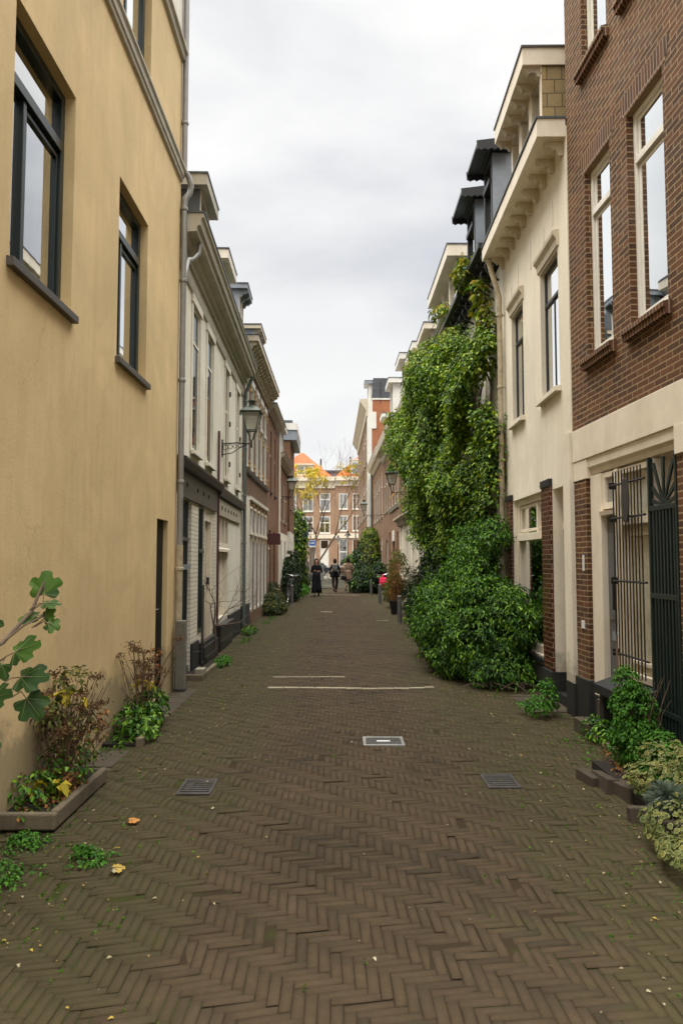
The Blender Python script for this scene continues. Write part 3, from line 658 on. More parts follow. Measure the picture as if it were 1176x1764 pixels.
# ---- white plaster house
H2 = F((-2.115, 9.37), (-2.31, 17.2), 'plaster_house', 'white plaster house beyond the yellow one, dark beam over its shopfront', 'house')
L = H2.L
ups = [(1.12, 1.76), (2.46, 3.12), (4.68, 5.22), (6.52, 7.06)]
wall(H2, 'wall', 'plaster', 0, L, 2.93, 5.75, [(a, b, 3.2, 5.3) for a, b in ups], rec=.05, ends=7.5)
for i, (a, b) in enumerate(ups):
    window(H2, a, b, 3.2, 5.3, rec=.04, fw=.036, mat='whitewood' if i < 2 else 'creamwood', trans=4.78 if i < 2 else 4.5, vert=((a+b)/2,), sill=.07, sillmat='plaster', curtains=[(a+.05, a+.14)] if i < 2 else None, depth=.025, glass='glassblue', tdepth=.01)
    MB(H2).box(a-.09, a-.001, .001, .02, 3.15, 5.3).box(b+.001, b+.09, .001, .02, 3.15, 5.3).box(a-.12, b+.12, .001, .035, 5.302, 5.42).box(a-.09, b+.09, .001, .015, 5.42, 5.47).build('window_surround', 'plaster', H2)
    if i > 1:
        for z in (3.5, 4.3, 4.9): MB(H2).box(b+.0, b+.03, .02, .05, z-.05, z+.05).build('shutter_hinge', 'black', H2)
c = cornice(H2, .02, L-.02, 6.12, .33, .24, 'trimdull')
MB(H2).ext([(.002, 5.42), (.03, 5.43), (.045, 5.5), (.03, 5.52), (.03, 5.6), (.002, 5.6)], .02, L-.02).build('architrave', 'trimdull', H2)
roof(H2, 0, L, 6.08, 7.4, 3.0)
# ground floor
opsA = [(.34, 1.28, .02, 2.45, .09), (1.87, 2.42, .02, 2.45, .06), (2.46, 3.42, .02, 2.45, .14)]
wall(H2, 'ground_floor_wall', 'paintbrick', 0, 3.66, -.05, 2.48, opsA, ends=7.5)
opsB = [(3.95, 5.45, .55, 2.5, .12)]
wall(H2, 'ground_floor_wall', 'plaster', 3.664, L, -.05, 2.48, opsB, d=-.01, ends=7.5)
MB(H2).box(.30, 3.64, .0015, .035, 2.45, 2.80).build('beam', 'sill', H2, .004)
bm_ = MB(H2)
for u in (.7, 1.55, 2.1, 2.6): bm_.lathe([(.02, 0), (.02, .0)], (0, 0, 0), 6) if False else bm_.box(u-.02, u+.02, .0352, .05, 2.6, 2.66)
bm_.build('beam_bolts', 'black', H2)
MB(H2).box(3.9, L-.4, .0015, .03, 2.42, 2.72).build('beam', 'trimdull', H2, .004)
bm_ = MB(H2)
for i in range(6): bm_.box(4.2+i*.45, 4.25+i*.45, .031, .045, 2.53, 2.6)
bm_.build('beam_bolts', 'black', H2)
MB(H2).ext([(.002, 2.8), (.10, 2.82), (.15, 2.90), (.15, 2.935), (.002, 2.95)], 0, 3.7).build('ledge', 'black', H2)
MB(H2).ext([(.002, 2.74), (.08, 2.76), (.12, 2.86), (.12, 2.90), (.002, 2.92)], 3.7, L-.15).build('ledge', 'black', H2)
MB(H2).box(0.0, L, -.02, .0012, 2.48, 2.93).build('fascia_board', 'sill', H2)
# openings
d1 = MB(H2).box(.343, .60, -.15, -.09, .12, 2.44).box(.343, 1.277, -.15, -.02, 0.0, .12).build('shop_window_frame', 'darkgreen', H2)
window(H2, .60, 1.28, .12, 2.45, rec=.12, fw=.04, mat='darkgreen', trans=1.9, glass='glassdark', room=True)
MB(H2).box(.7, 1.2, -.04, .01, 1.48, 1.55).build('bracket', 'zinc', H2)
window(H2, 1.87, 2.42, .5, 2.45, rec=.09, fw=.045, mat='darkgreen', trans=1.75, glass='glassdark', room=True)
MB(H2).box(1.872, 2.418, -.1, -.04, .02, .5).build('panel', 'creamwood', H2)
MB(H2).box(2.463, 2.56, -.14, -.02, .02, 2.448).box(3.32, 3.418, -.14, -.02, .02, 2.448).box(2.56, 3.32, -.14, -.03, 2.25, 2.448).build('door_frame', 'creamwood', H2, .004)
dd = MB(H2).box(2.562, 3.318, -.14, -.1, .06, 2.248).box(2.65, 3.22, -.1, -.085, .2, .9).box(2.65, 3.22, -.1, -.085, 1.05, 2.1).build('door', 'beige', H2, .003)
MB(H2).box(3.24, 3.27, -.1, -.04, 1.2, 1.32).build('handle', 'black', dd)
window(H2, 3.95, 5.45, 1.85, 2.5, rec=.07, fw=.06, mat='creamwood', vert=(4.45, 4.95), sill=.03, sillmat='creamwood', glass='glassdark')
mb = MB(H2).box(3.953, 5.447, -.15, -.1, .552, 1.76)
for u in (3.953, 4.42, 4.92, 5.387): mb.box(u, u+.06, -.1, -.07, .56, 1.76)
mb.build('shopfront_panel', 'creamwood', H2, .003)
boxes(H2, 'plinth', 'plinth', [(1.285, 1.86, .001, .035, -.02, .42), (3.45, 3.66, .001, .03, -.02, .48), (5.5, L-.3, -.009, .03, -.02, .52)], .004)
pl = MB(H2).box(1.9, 3.4, .002, .11, .0, .30).box(1.92, 3.38, .0, .08, .30, .36).box(3.7, 5.45, -.009, .10, 0, .42).box(3.68, 5.47, -.009, .13, .42, .46)
pl.box(2.0, 3.3, .111, .12, .05, .14).box(3.8, 5.35, .101, .11, .08, .2)
pl.build('step_box', 'black', H2, .005)
pipe(H2, [(3.72, .035, 3.9), (3.72, .035, .35)], .022, 'maroon', 'thin_drainpipe')
pipe(H2, [(.42, .22, 5.98), (.42, .2, 5.75), (.32, .13, 5.62), (.16, .1, 5.55), (.03, .075, 5.22)], .035, 'steelgrey', 'branch_pipe')
pipe(H2, [(L-.05, .24, 5.95), (L-.05, .16, 5.7), (L-.06, .07, 5.5), (L-.06, .07, .02)], .04, 'pipegreen', brk=[(L-.06, .07, z) for z in (5.3, 4.2, 3.1, 2.0, .9)])
mb = MB(H2)
for u in (1.3, 1.42): mb.tube([(u, .16, .02), (u, .16, 1.25)], .009, 6)
mb.tube([(1.3, .16, .15), (1.42, .16, .15)], .008, 5); mb.tube([(1.36, 0.03, .3), (1.36, .16, .3)], .008, 5)
mb.build('pipe_rail', 'rust', H2)
# dormers on the roof
dormer(H2, 1.5, 2.4, 6.16, 7.2, d=.02, over=.13, top='trimdull', face='beige', cheek='darkzinc', th=.17)
dormer(H2, 4.0, 5.0, 6.16, 7.12, d=.02, over=.13, top='creamwood', face='creamwood', cheek='creamwood', th=.17, wins=2)
dormer(H2, 6.9, 7.75, 6.16, 7.66, d=.0, over=.2, top='zinc', face='creamwood', cheek='zinc', th=.1, wins=2, brk=True, ov_u=.1)

# ---- brown brick house with modillion cornice
H3 = F((-2.312, 17.22), (-2.33, 23.3), 'brick_house', 'brown brick house with bracketed cornice, adjoining the left white plaster house', 'house')
L = H3.L; ws = [(.55+i*1.12, 1.13+i*1.12) for i in range(5)]
wall(H3, 'wall', 'brickL3', 0, L, 3.2, 6.55, [(a, b, 3.88, 6.1) for a, b in ws], ends=7.5, rec=.1)
gs = [(1.6+i*.93, 2.2+i*.93) for i in range(5) if 2.2+i*.93 < L]
wall(H3, 'ground_floor_wall', 'brickL3', 1.45, L, -.05, 3.2, [(a, b, .3, 3.0) for a, b in gs], ends=7.5, rec=.1)
wall(H3, 'painted_ground_floor_wall', 'paintbrick', 0, 1.446, .55, 3.2, [], ends=.5, d=.01)
MB(H3).box(0, 1.446, -.4, .03, -.02, .55).build('plinth', 'plinth', H3)
for a, b in ws:
    window(H3, a, b, 3.88, 6.1, rec=.07, fw=.06, mat='whitewood', trans=5.35, sill=None, curtains=[(a+.06, a+.25)], glass='glass')
    MB(H3).box(a-.1, b+.1, .001, .03, 6.102, 6.26).build('lintel', 'whitewood', H3)
for a, b in gs: window(H3, a, b, .3, 3.0, rec=.07, fw=.06, mat='whitewood', trans=2.3, glass='glassdark', sill=None)
yb = MB(H3)
for i in range(-1, 5):
    a = (ws[i][1] if i >= 0 else .03)+.01; b = (ws[i+1][0] if i < 4 else L)-.01
    for z in (3.95, 5.0, 5.9): yb.box(a, b, .001, .012, z, z+.06); yb.box(a, b, .001, .012, z+.12, z+.18)
yb.build('brick_bands', 'yellowbrick', H3)
yb = MB(H3)
for i in range(-1, len(gs)):
    a = (gs[i][1] if i >= 0 else 1.45)+.01; b = (gs[i+1][0] if i < len(gs)-1 else L)-.01
    for z in (2.1, 2.9): yb.box(a, b, .001, .012, z, z+.06); yb.box(a, b, .001, .012, z+.14, z+.2)
yb.build('brick_bands', 'yellowbrick', H3)
MB(H3).ext([(.001, 3.12), (.05, 3.14), (.06, 3.22), (.001, 3.24)], 1.4, L-.1).build('door_cornice', 'whitewood', H3)
MB(H3).ext([(.001, 3.74), (.06, 3.76), (.08, 3.84), (.001, 3.86)], .1, L-.05).build('string_course', 'sill', H3)
c = cornice(H3, 0, L, 6.92, .36, .14, 'beige', plain=True)
MB(H3).box(0, L, .0015, .04, 6.45, 6.78).build('frieze', 'beige', c)
brackets(H3, c, [.12+i*.31 for i in range(20) if .12+i*.31 < L], 6.775, .30, .26, .12, 'beige', d0=.041)
roof(H3, 0, L, 6.75, 7.5, 3.0)
dormer(H3, 2.1, 3.3, 6.95, 7.72, d=.0, over=.2, top='beige', face='creamwood', cheek='zinc', th=.1, wins=2, brk=True, ov_u=.1)

# ---- brown brick house with narrow windows
H4 = F((-2.332, 23.32), (-2.36, 27.5), 'brick_house', 'narrow reddish brick house with tall narrow windows and slate roof slope on the left', 'house')
L = H4.L; ws = [(.9, 1.45), (2.6, 3.15)]
wall(H4, 'wall', 'brickL4', 0, L, -.05, 6.3, [(a, b, 3.9, 5.9) for a, b in ws]+[(.5, 1.3, .1, 2.6), (2.3, 3.1, .1, 2.6)], ends=7.5, rec=.14)
for a, b in ws:
    window(H4, a, b, 3.9, 5.9, rec=.13, mat='whitewood', trans=5.1, sill=.06, sillmat='sill'); 
window(H4, .5, 1.3, .1, 2.6, rec=.13, mat='whitewood', trans=2.0, glass='glassdark')
MB(H4).box(2.303, 3.097, -.14, -.1, .1, 2.597).box(2.4, 3.0, -.1, -.085, .3, 2.3).build('door', 'brickL4' if False else 'maroon', H4)
c = cornice(H4, 0, L, 6.6, .28, .16, 'trimdull'); roof(H4, 0, L, 6.55, 7.5, 4.4, 'slate')
MB(H4).box(-.02, .02, .0, .42, 2.1, 2.45).build('sign_plate', 'maroon', H4)
pipe(H4, [(L-.1, .06, 6.3), (L-.1, .06, .02)], .045, 'creamwood')

# ---- low red brick house
H5 = F((-2.362, 27.52), (-2.4, 33.0), 'brick_house', 'low red brick house with white ground floor and blue grey dormer on the left', 'house')
L = H5.L
wall(H5, 'wall', 'brickL4', 0, L, 2.7, 5.3, [(1.2, 1.9, 3.2, 4.8), (3.4, 4.1, 3.2, 4.8)], ends=7.5, rec=.12)
wall(H5, 'ground_floor_wall', 'plaster', 0, L, -.05, 2.7, [(1.0, 2.2, .4, 2.4), (3.5, 4.3, .05, 2.4)], ends=7.5, rec=.12)
for a in (1.2, 3.4): window(H5, a, a+.7, 3.2, 4.8, rec=.1, mat='whitewood', trans=4.1, sill=.06)
window(H5, 1.0, 2.2, .4, 2.4, rec=.1, mat='whitewood', vert=(1.6,)); MB(H5).box(3.503, 4.297, -.13, -.08, .05, 2.397).box(3.6, 4.2, -.08, -.07, .3, 2.2).build('door', 'darkgreen', H5)
cornice(H5, 0, L, 5.62, .28, .16, 'trimdull'); roof(H5, 0, L, 5.6, 7.5, 2.6)
dormer(H5, .9, 2.6, 5.64, 6.75, d=.0, over=.16, top='whitewood', face='whitewood', cheek='zinc', th=.16, wins=2)

# ---- taller brick house closing the row
H6 = F((-2.30, 33.02), (-2.38, 37.2), 'brick_house', 'last brick house of the left row, taller, with flat white cornice box', 'house')
L = H6.L; ws = [(.6, 1.3), (2.6, 3.3)]
wall(H6, 'wall', 'brickL4', 0, L, 2.9, 7.0, [(a, b, 4.0, 6.3) for a, b in ws], ends=7.5, rec=.12)
wall(H6, 'ground_floor_wall', 'whitewood', 0, L, -.05, 2.9, [(a, b, .3, 2.5) for a, b in ws], ends=7.5, rec=.12)
for a, b in ws:
    window(H6, a, b, 4.0, 6.3, rec=.1, mat='whitewood', trans=5.4, sill=.08); window(H6, a, b, .3, 2.5, rec=.1, mat='whitewood', glass='glassdark')
MB(H6).box(-.1, L+.05, -1.2, .32, 7.45, 7.75).build('cornice', 'whitewood', H6); MB(H6).box(-.05, L, -1.0, .3, 7.0, 7.45).build('frieze', 'zinc', H6)
MB(H6).ext([(.001, 5.0), (.3, 5.15), (.36, 5.2), (.36, 5.3), (.001, 5.3)], -.05, .6).build('balcony_bracket', 'whitewood', H6)
MB(H6).box(0, L, -7.4, .1, 7.76, 7.9).build('roof', 'darkzinc', H6)

# ================================================================== right side
# ---- red brick house at the right edge
R1 = F((2.6875, 2.0), (2.429, 7.745), 'brick_house', 'dark red brick house at the right edge with white sash windows and barred ground floor', 'house')
L = R1.L
W1 = (4.66, 5.27, 3.62, 5.5); W2 = (3.63, 4.29, 3.62, 5.5); W5 = (2.3, 3.0, 3.62, 5.5)
U1 = (4.66, 5.27, 6.6, 8.4); U2 = (3.63, 4.29, 6.6, 8.4); U5 = (2.3, 3.0, 6.6, 8.4)
wall(R1, 'wall', 'brickR1', 0, L, 2.95, 10.5, [W1, W2, W5, U1, U2, U5], rec=.12, ends=7.5)
MB(R1).box(0, L, -7.5, .1, 10.5, 10.7).build('roof', 'darkzinc', R1)
for (a, b, c, e) in (W1, W2, W5, U1, U2, U5):
    w_ = window(R1, a, b, c, e, rec=.105, fw=.05, mat='whitewood', trans=e-.44, depth=.045, tdepth=.012, sash=[(a+.055, b-.055, c+.065, e-.48), (a+.055, b-.055, e-.40, e-.055)], curtains=[(b-.13, b-.06)], room=True)
    MB(R1).ext([(-.05, c-.001), (.075, c-.035), (.075, c-.075), (.055, c-.08), (.055, c-.13), (.001, c-.13)], a-.06, b+.06).build('sill', 'soldier', w_)
    # flat arch of upright bricks, 2 mm proud
    MB(R1).extd([(a-.06, e), (b+.06, e), (b+.14, e+.2), (a-.14, e+.2)], .0005, .003).build('flat_arch', 'soldier', R1)
gops = [(3.58, 4.06, .02, 2.5, .16), (4.10, 4.76, .52, 2.5, .05), (4.79, 5.13, .12, 2.5, .10)]
wall(R1, 'ground_floor_wall', 'brickR1', 0, 3.575, .32, 2.6, [(1.2, 2.4, .6, 2.3)], ends=7.5, rec=.12)
window(R1, 1.2, 2.4, .6, 2.3, rec=.12, vert=(1.8,))
MB(R1).box(5.42, L-.001, -.3, -.003, .42, 2.42).build('brick_pier', 'brickR1', R1)
boxes(R1, 'plinth', 'plinth', [(0, 3.57, -.3, .025, -.02, .32), (5.40, L+.01, -.3, .02, -.02, .42), (4.78, 5.39, -.3, -.02, -.02, .30)], .004)
MB(R1).box(0, L, -.3, .012, 2.62, 2.95).build('band', 'creamwood', R1, .005)
boxes(R1, 'band_block', 'creamwood', [(5.38, L, -.25, .004, 2.42, 2.62), (3.3, 3.575, -.25, .02, 2.40, 2.62)], .004)
MB(R1).ext([(-.2, 2.44), (-.05, 2.46), (-.04, 2.5), (-.01, 2.53), (-.005, 2.62), (-.2, 2.62)], 3.58, 5.38).build('frame_moulding', 'creamwood', R1)
boxes(R1, 'door_post', 'creamwood', [(5.13, 5.38, -.24, -.03, .30, 2.44), (4.76, 4.80, -.24, -.03, .32, 2.44), (4.06, 4.10, -.24, -.03, .5, 2.44)], .004)
# grey door with white lintel and small window over it
MB(R1).ext([(-.14, 2.02), (-.02, 2.03), (-.01, 2.07), (-.14, 2.09)], 4.80, 5.13).build('door_lintel', 'creamwood', R1)
window(R1, 4.80, 5.13, 2.09, 2.44, rec=.10, fw=.05, mat='creamwood', glass='frost', depth=.05, room=False)
dd = MB(R1).box(4.803, 5.127, -.14, -.09, .30, 2.02).box(4.87, 5.08, -.09, -.075, 1.05, 1.85).box(4.87, 5.08, -.09, -.075, .4, .75).build('door', 'greydoor', R1, .004)
MB(R1).box(4.86, 5.02, -.09, -.07, .86, .94).build('letter_box', 'zinc', dd); MB(R1).tube([(4.87, -.08, 1.15), (4.87, -.03, 1.15), (4.87, -.03, 1.45), (4.87, -.08, 1.45)], .012, 6).build('handle', 'iron', dd)
MB(R1).box(4.8, 5.13, -.3, .05, .12, .30).box(4.8, 5.2, -.1, .25, -.02, .12).build('doorstep', 'slab', R1, .006)
# barred window
window(R1, 4.10, 4.76, .56, 2.44, rec=.12, fw=.055, mat='creamwood', trans=1.95, hor=(), glass='glassclear', sash=[(4.2, 4.66, .7, 1.85)], depth=.06)
MB(R1).box(4.105, 4.755, -.135, -.115, .57, 2.43).build('blind', 'blind', R1)
g = MB(R1)
for i in range(10):
    u = 4.15+i*.062; g.tube([(u, .02, .62), (u, .02, 2.4)], .0065, 5)
for z in (.78, 1.42, 1.98, 2.28): g.tube([(4.08, .02, z), (4.76, .02, z)], .010, 6); g.box(4.765, 4.782, -.03, .03, z-.03, z+.03)
o = g.build('window_bars', 'iron', R1)
g = MB(R1); g.extd([(4.42+.075*math.sin(t*math.pi/6)*(1 if t else 1), 2.12+.2*math.cos(t*math.pi/6)) for t in range(12)], .03, .042); g.build('shield_plate', 'rust', o)
MB(R1).ext([(-.02, .57), (.20, .50), (.20, .42), (.14, .40), (-.02, .40)], 4.0, 4.82).build('window_ledge', 'plinth', R1, .006)
boxes(R1, 'ledge_leg', 'plinth', [(4.70, 4.78, -.01, .16, -.02, .40), (4.02, 4.10, -.01, .16, -.02, .40)], .006)
MB(R1).box(4.10, 4.70, -.3, -.06, -.02, .40).build('plinth', 'black', R1)
# dark green gate with sunburst
MB(R1).box(3.58, 4.06, -.22, -.18, .02, 2.44).build('panel', 'creamwood', R1)
g = MB(R1)
g.box(3.585, 3.61, -.03, .01, .05, 2.44); g.box(4.03, 4.055, -.03, .01, .05, 2.44)
for z in (.42, 1.32, 2.02): g.box(3.61, 4.03, -.03, .012, z-.02, z+.02)
for i in range(7):
    u = 3.645+i*.055; g.box(u-.011, u+.011, -.02, .006, .05, 2.0)
gate = g.build('gate', 'darkgreen', R1, .002)
g = MB(R1); cx, cz = 3.82, 2.04
for a in range(-3, 4):
    t = R(a*26); l_ = .40 if abs(a) < 2 else .24; du = math.sin(t); dzv = math.cos(t); w0_, w1_ = .008, .020
    l_ = min(l_, .2/max(abs(du), .01), .38)
    g.extd([(cx-dzv*w0_, cz+du*w0_), (cx+dzv*w0_, cz-du*w0_), (cx+du*l_+dzv*w1_, cz+dzv*l_-du*w1_), (cx+du*l_-dzv*w1_, cz+dzv*l_+du*w1_)], -.02, -.005)
g.build('sunburst', 'darkgreen', gate)
MB(R1).box(5.5, 5.535, -.002, .008, 1.50, 1.66).build('name_plate', 'white', R1); MB(R1).box(5.52, 5.6, -.002, .006, .92, 1.0).build('number_plate', 'white', R1)

# ---- cream plaster house
R2 = F((2.42, 7.75), (2.465, 11.15), 'plaster_house', 'cream plaster house on the right with bracketed gutter and glazed brown brick piers below', 'house')
L = R2.L; A = (.40, 1.18, 3.56, 5.1); B = (2.1, 2.8, 3.56, 5.1)
gw = (1.2, 2.86, .45, 2.45, .12); gd = (.27, .78, .12, 2.42, .3)
wall(R2, 'wall', 'cream', 0, L, .34, 5.95, [A, B, gw, gd], rec=.12, ends=7.5)
wall(R2, 'parapet', 'cream', 0, L, 5.95, 6.3, [], ends=7.5)
for (a, b, c, e) in (A, B):
    w_ = window(R2, a, b, c, e, rec=.09, fw=.035, mat='black', trans=e-.42, vert=((a+b)/2,), sill=.07, sillmat='cream', curtains=[(a+.04, (a+b)/2-.06), ((a+b)/2+.1, b-.05)], depth=.035, tdepth=.01)
    MB(R2).ext([(.001, 5.12), (.02, 5.13), (.03, 5.2), (.065, 5.25), (.07, 5.29), (.001, 5.31)], a-.06, b+.06).build('window_hood', 'beige', R2)
window(R2, gw[0], gw[1], .45, 2.45, rec=.13, fw=.08, mat='creamwood', trans=1.92, vert=((1.78, 1.97, 2.36), ), glass='glassdark', curtains=[(2.5, 2.75)], sash=[(1.3, 1.72, 2.0, 2.36), (1.84, 2.76, 2.0, 2.36)], sill=.04, sillmat='black')
MB(R2).box(.273, .42, -.3, -.10, .12, 2.418).box(.42, .777, -.3, -.10, 1.95, 2.05).build('door_frame', 'creamwood', R2, .004)
dd = MB(R2).box(.422, .777, -.3, -.25, .12, 1.948).box(.5, .7, -.25, -.24, .3, .9).box(.5, .7, -.25, -.24, 1.1, 1.8).build('door', 'maroon', R2)
MB(R2).box(.46, .48, -.25, -.2, 1.0, 1.12).build('handle', 'iron', dd)
window(R2, .425, .775, 2.055, 2.415, rec=.28, fw=.04, mat='creamwood', glass='glassdark', depth=.05, room=False)
MB(R2).box(.80, 1.18, -.1, .035, .34, 2.46).build('glazed_pier', 'glazed', R2, .008)
MB(R2).box(2.88, 3.18, -.1, .035, .34, 2.46).build('glazed_pier', 'glazed', R2, .008)
boxes(R2, 'pier_cap', 'black', [(.79, 1.19, -.1, .045, 2.462, 2.55), (2.87, 3.19, -.1, .045, 2.462, 2.54)], .004)
MB(R2).box(.0, .255, .001, .03, .34, 2.95).build('pilaster', 'cream', R2)
boxes(R2, 'plinth', 'plinth', [(.26, .80, -.3, -.02, -.02, .12), (.79, 1.2, -.3, .05, -.02, .34), (1.2, 2.87, -.3, .02, -.02, .34), (2.87, L, -.3, .045, -.02, .34), (-.02, .26, -.3, .035, -.02, .34)], .004)
c = cornice(R2, .0, L-.02, 6.38, .31, .20, 'creamwood', plain=True)
brackets(R2, c, [.14+i*.345 for i in range(10)], 6.178, .22, .15, .07, 'beige')
roof(R2, 0, L, 6.32, 7.5, 2.2)
mk = MB(R2)
for u, z0_, z1_ in ((.55, 5.45, 5.75), (.95, 5.4, 5.6), (2.3, 5.42, 5.7), (1.6, 5.35, 5.75), (2.75, 5.4, 5.55)): MB(R2).box(u, u+.022, .0015, .012, z0_, z1_).build('wall_tie', 'whitewood', R2, .003)
pipe(R2, [(L-.14, .24, 6.17), (L-.14, .2, 6.0), (L-.14, .08, 5.6), (L-.14, .08, 3.0), (L-.14, .07, .02)], .04, 'oldcream', brk=[(L-.14, .08, z) for z in (5.3, 4.2, 3.1)])
# wide dormer with bracketed flat roof and tan shingle cheek
dm = dormer(R2, .32, 1.9, 6.42, 7.2, d=.16, over=.22, top='creamwood', face='creamwood', cheek='shingle', th=.2, wins=3, mold='sill', ov_u=.02)
pr = [(.175, 7.09), (.2, 7.09), (.22, 7.13), (.27, 7.14), (.3, 7.12), (.34, 7.17), (.37, 7.199), (.175, 7.199)]
f0 = MB(R2).ext(pr, -.035, .035).build('bracket', 'beige', dm); f0.location.x = .38
for i in range(1, 6): dup_part(f0, i*.3)
MB(R2).box(.32, 1.9, .1605, .174, 7.12, 7.199).build('dormer_frieze', 'beige', dm)

# ---- white house under the vine
R3 = F((2.467, 11.17), (2.46, 15.0), 'plaster_house', 'white house half hidden by the climbing vine, with black scalloped dormers and black gutter', 'house')
L = R3.L; ws = [(.7, 1.4), (2.5, 3.2)]
wall(R3, 'wall', 'plaster', 0, L, -.05, 6.2, [(a, b, 3.5, 5.2) for a, b in ws]+[(.6, 2.2, .5, 2.5), (2.8, 3.5, .1, 2.5)], ends=7.5, rec=.12)
for a, b in ws: window(R3, a, b, 3.5, 5.2, rec=.12, mat='whitewood', trans=4.7, sill=.06)
window(R3, .6, 2.2, .5, 2.5, rec=.12, mat='whitewood', vert=(1.4,), glass='glassdark'); MB(R3).box(2.803, 3.497, -.14, -.09, .1, 2.497).box(2.9, 3.4, -.09, -.08, .3, 2.2).build('door', 'darkgreen', R3)
MB(R3).box(-.0, L+.1, .18, .36, 6.42, 6.50).box(0, L+.1, .0015, .18, 6.42, 6.46).build('gutter', 'black', R3)
br = MB(R3); br.tube([(0, .02, 5.95), (0, .1, 6.0), (0, .2, 6.08), (0, .24, 6.18), (0, .2, 6.26), (0, .12, 6.25), (0, .1, 6.18), (0, .14, 6.14)], .018, 6); br.box(-.02, .02, .002, .3, 6.30, 6.355)
b0 = br.build('gutter_bracket', 'black', R3); b0.location.x = .12
for i in range(1, 12): dup_part(b0, i*.36)
roof(R3, 0, L, 6.38, 7.5, 2.6)
def scallop_dormer(fr, u0, u1, z0, z1):
    dm = dormer(fr, u0, u1, z0, z1, d=.17, over=.03, top='black', face='black', cheek='zinc', th=.03, wins=1, brk='trans', ov_u=0)
    um = (u0+u1)/2
    # shallow pitched hood running out over the street, with scalloped barge boards at both ends
    MB(fr).ext([(-2.3, z1+.36), (-2.3, z1+.42), (.42, z1+.10), (.42, z1+.05)], u0-.12, u1+.12).build('hood_roof', 'darkzinc', dm)
    prof = [(.43, z1+.11), (-.1, z1+.175), (-.1, z1+.05)]
    for i in range(0, 6):
        t = i/5; d_ = -.1+.52*t; zz = z1+.03-.02*t
        prof += [(d_+.015, zz-.035), (d_+.05, zz-.055), (d_+.085, zz-.03)] if i < 5 else [(d_, zz-.03)]
    b_ = MB(fr).ext(prof, -.015, .015).build('barge_board', 'black', dm); b_.location.x = u0-.14
    dup_part(b_, u1-u0+.28)
    return dm
scallop_dormer(R3, -.2, .44, 6.52, 7.82); scallop_dormer(R3, 1.25, 2.02, 6.52, 7.82)

# ---- house 4
R4 = F((2.462, 15.02), (2.42, 20.98), 'plaster_house', 'white house behind the vine with a large pale box dormer', 'house')
L = R4.L
wall(R4, 'wall', 'plaster', 0, L, -.05, 6.3, [(3.6, 4.3, 3.6, 5.4), (1.2, 1.9, 3.6, 5.4), (3.4, 4.8, .5, 2.6)], ends=7.5, rec=.12)
for a in (1.2, 3.6): window(R4, a, a+.7, 3.6, 5.4, rec=.12, trans=4.9, sill=.06)
window(R4, 3.4, 4.8, .5, 2.6, rec=.12, vert=(4.1,), glass='glassdark')
cornice(R4, .0, L, 6.68, .36, .18, 'trimdull'); roof(R4, 0, L, 6.6, 7.5, 2.6)
dormer(R4, .1, 3.1, 6.72, 7.9, d=.06, over=.22, top='creamwood', face='creamwood', cheek='zinc', th=.24, wins=3)
dormer(R4, 4.3, 5.8, 6.72, 7.7, d=.05, over=.22, top='creamwood', face='creamwood', cheek='beige', th=.16, wins=2)

# ---- house 5
R5 = F((2.422, 21.0), (2.3, 29.48), 'row_house', 'long house past the vine with deep plain eaves, pale pilastered ground floor and grey mullions', 'house')
L = R5.L
wall(R5, 'wall', 'brickR5', 0, L, 3.1, 6.5, [(1+i*1.6, 1.65+i*1.6, 3.9, 5.9) for i in range(5)], ends=7.5, rec=.12)
wall(R5, 'ground_floor_wall', 'plaster', 0, L, -.05, 3.1, [(1.2, 2.2, .5, 2.7), (3.2, 3.9, .1, 2.7), (5.0, 6.0, .6, 2.7), (6.6, 7.2, .1, 2.7)], ends=7.5, rec=.14)
for i in range(5): window(R5, 1+i*1.6, 1.65+i*1.6, 3.9, 5.9, rec=.12, trans=5.2, sill=.07)
window(R5, 1.2, 2.2, .5, 2.7, rec=.12, vert=(1.7,)); window(R5, 5.0, 6.0, .6, 2.7, rec=.12, vert=(5.5,))
for a, b in ((3.2, 3.9), (6.6, 7.2)): MB(R5).box(a+.003, b-.003, -.15, -.1, .1, 2.697).box(a+.1, b-.1, -.1, -.09, .3, 2.4).build('door', 'beige', R5)
mb = MB(R5)
for u in (.4, 2.6, 4.4, 6.2, 7.6): MB(R5).box(u, u+.2, .001, .06, .02, 2.9).build('pilaster', 'plaster', R5)
MB(R5).ext([(.001, 2.9), (.1, 2.95), (.14, 3.1), (.28, 3.16), (.28, 3.22), (.001, 3.3)], .2, L-.1).build('shopfront_cornice', 'trimdull', R5)
c = MB(R5).ext([(.001, 6.35), (.1, 6.4), (.12, 6.52), (.44, 6.58), (.48, 6.78), (.001, 6.8)], .0, L).build('eaves', 'trimdull', R5)
roof(R5, 0, L, 6.75, 7.5, 2.6)
dormer(R5, .5, 2.4, 6.82, 7.8, d=.15, over=.2, top='whitewood', face='whitewood', cheek='beige', wins=1)
dormer(R5, 4.5, 6.0, 7.0, 8.6, d=.1, over=.25, top='whitewood', face='whitewood', cheek='whitewood', wins=2)
MB(R5).box(3.0, 3.6, -1.6, -1.0, 7.6, 9.9).box(2.95, 3.65, -1.65, -.95, 9.9, 10.0).box(3.1, 3.5, -1.5, -1.1, 10.0, 10.3).build('chimney', 'brickF', R5)

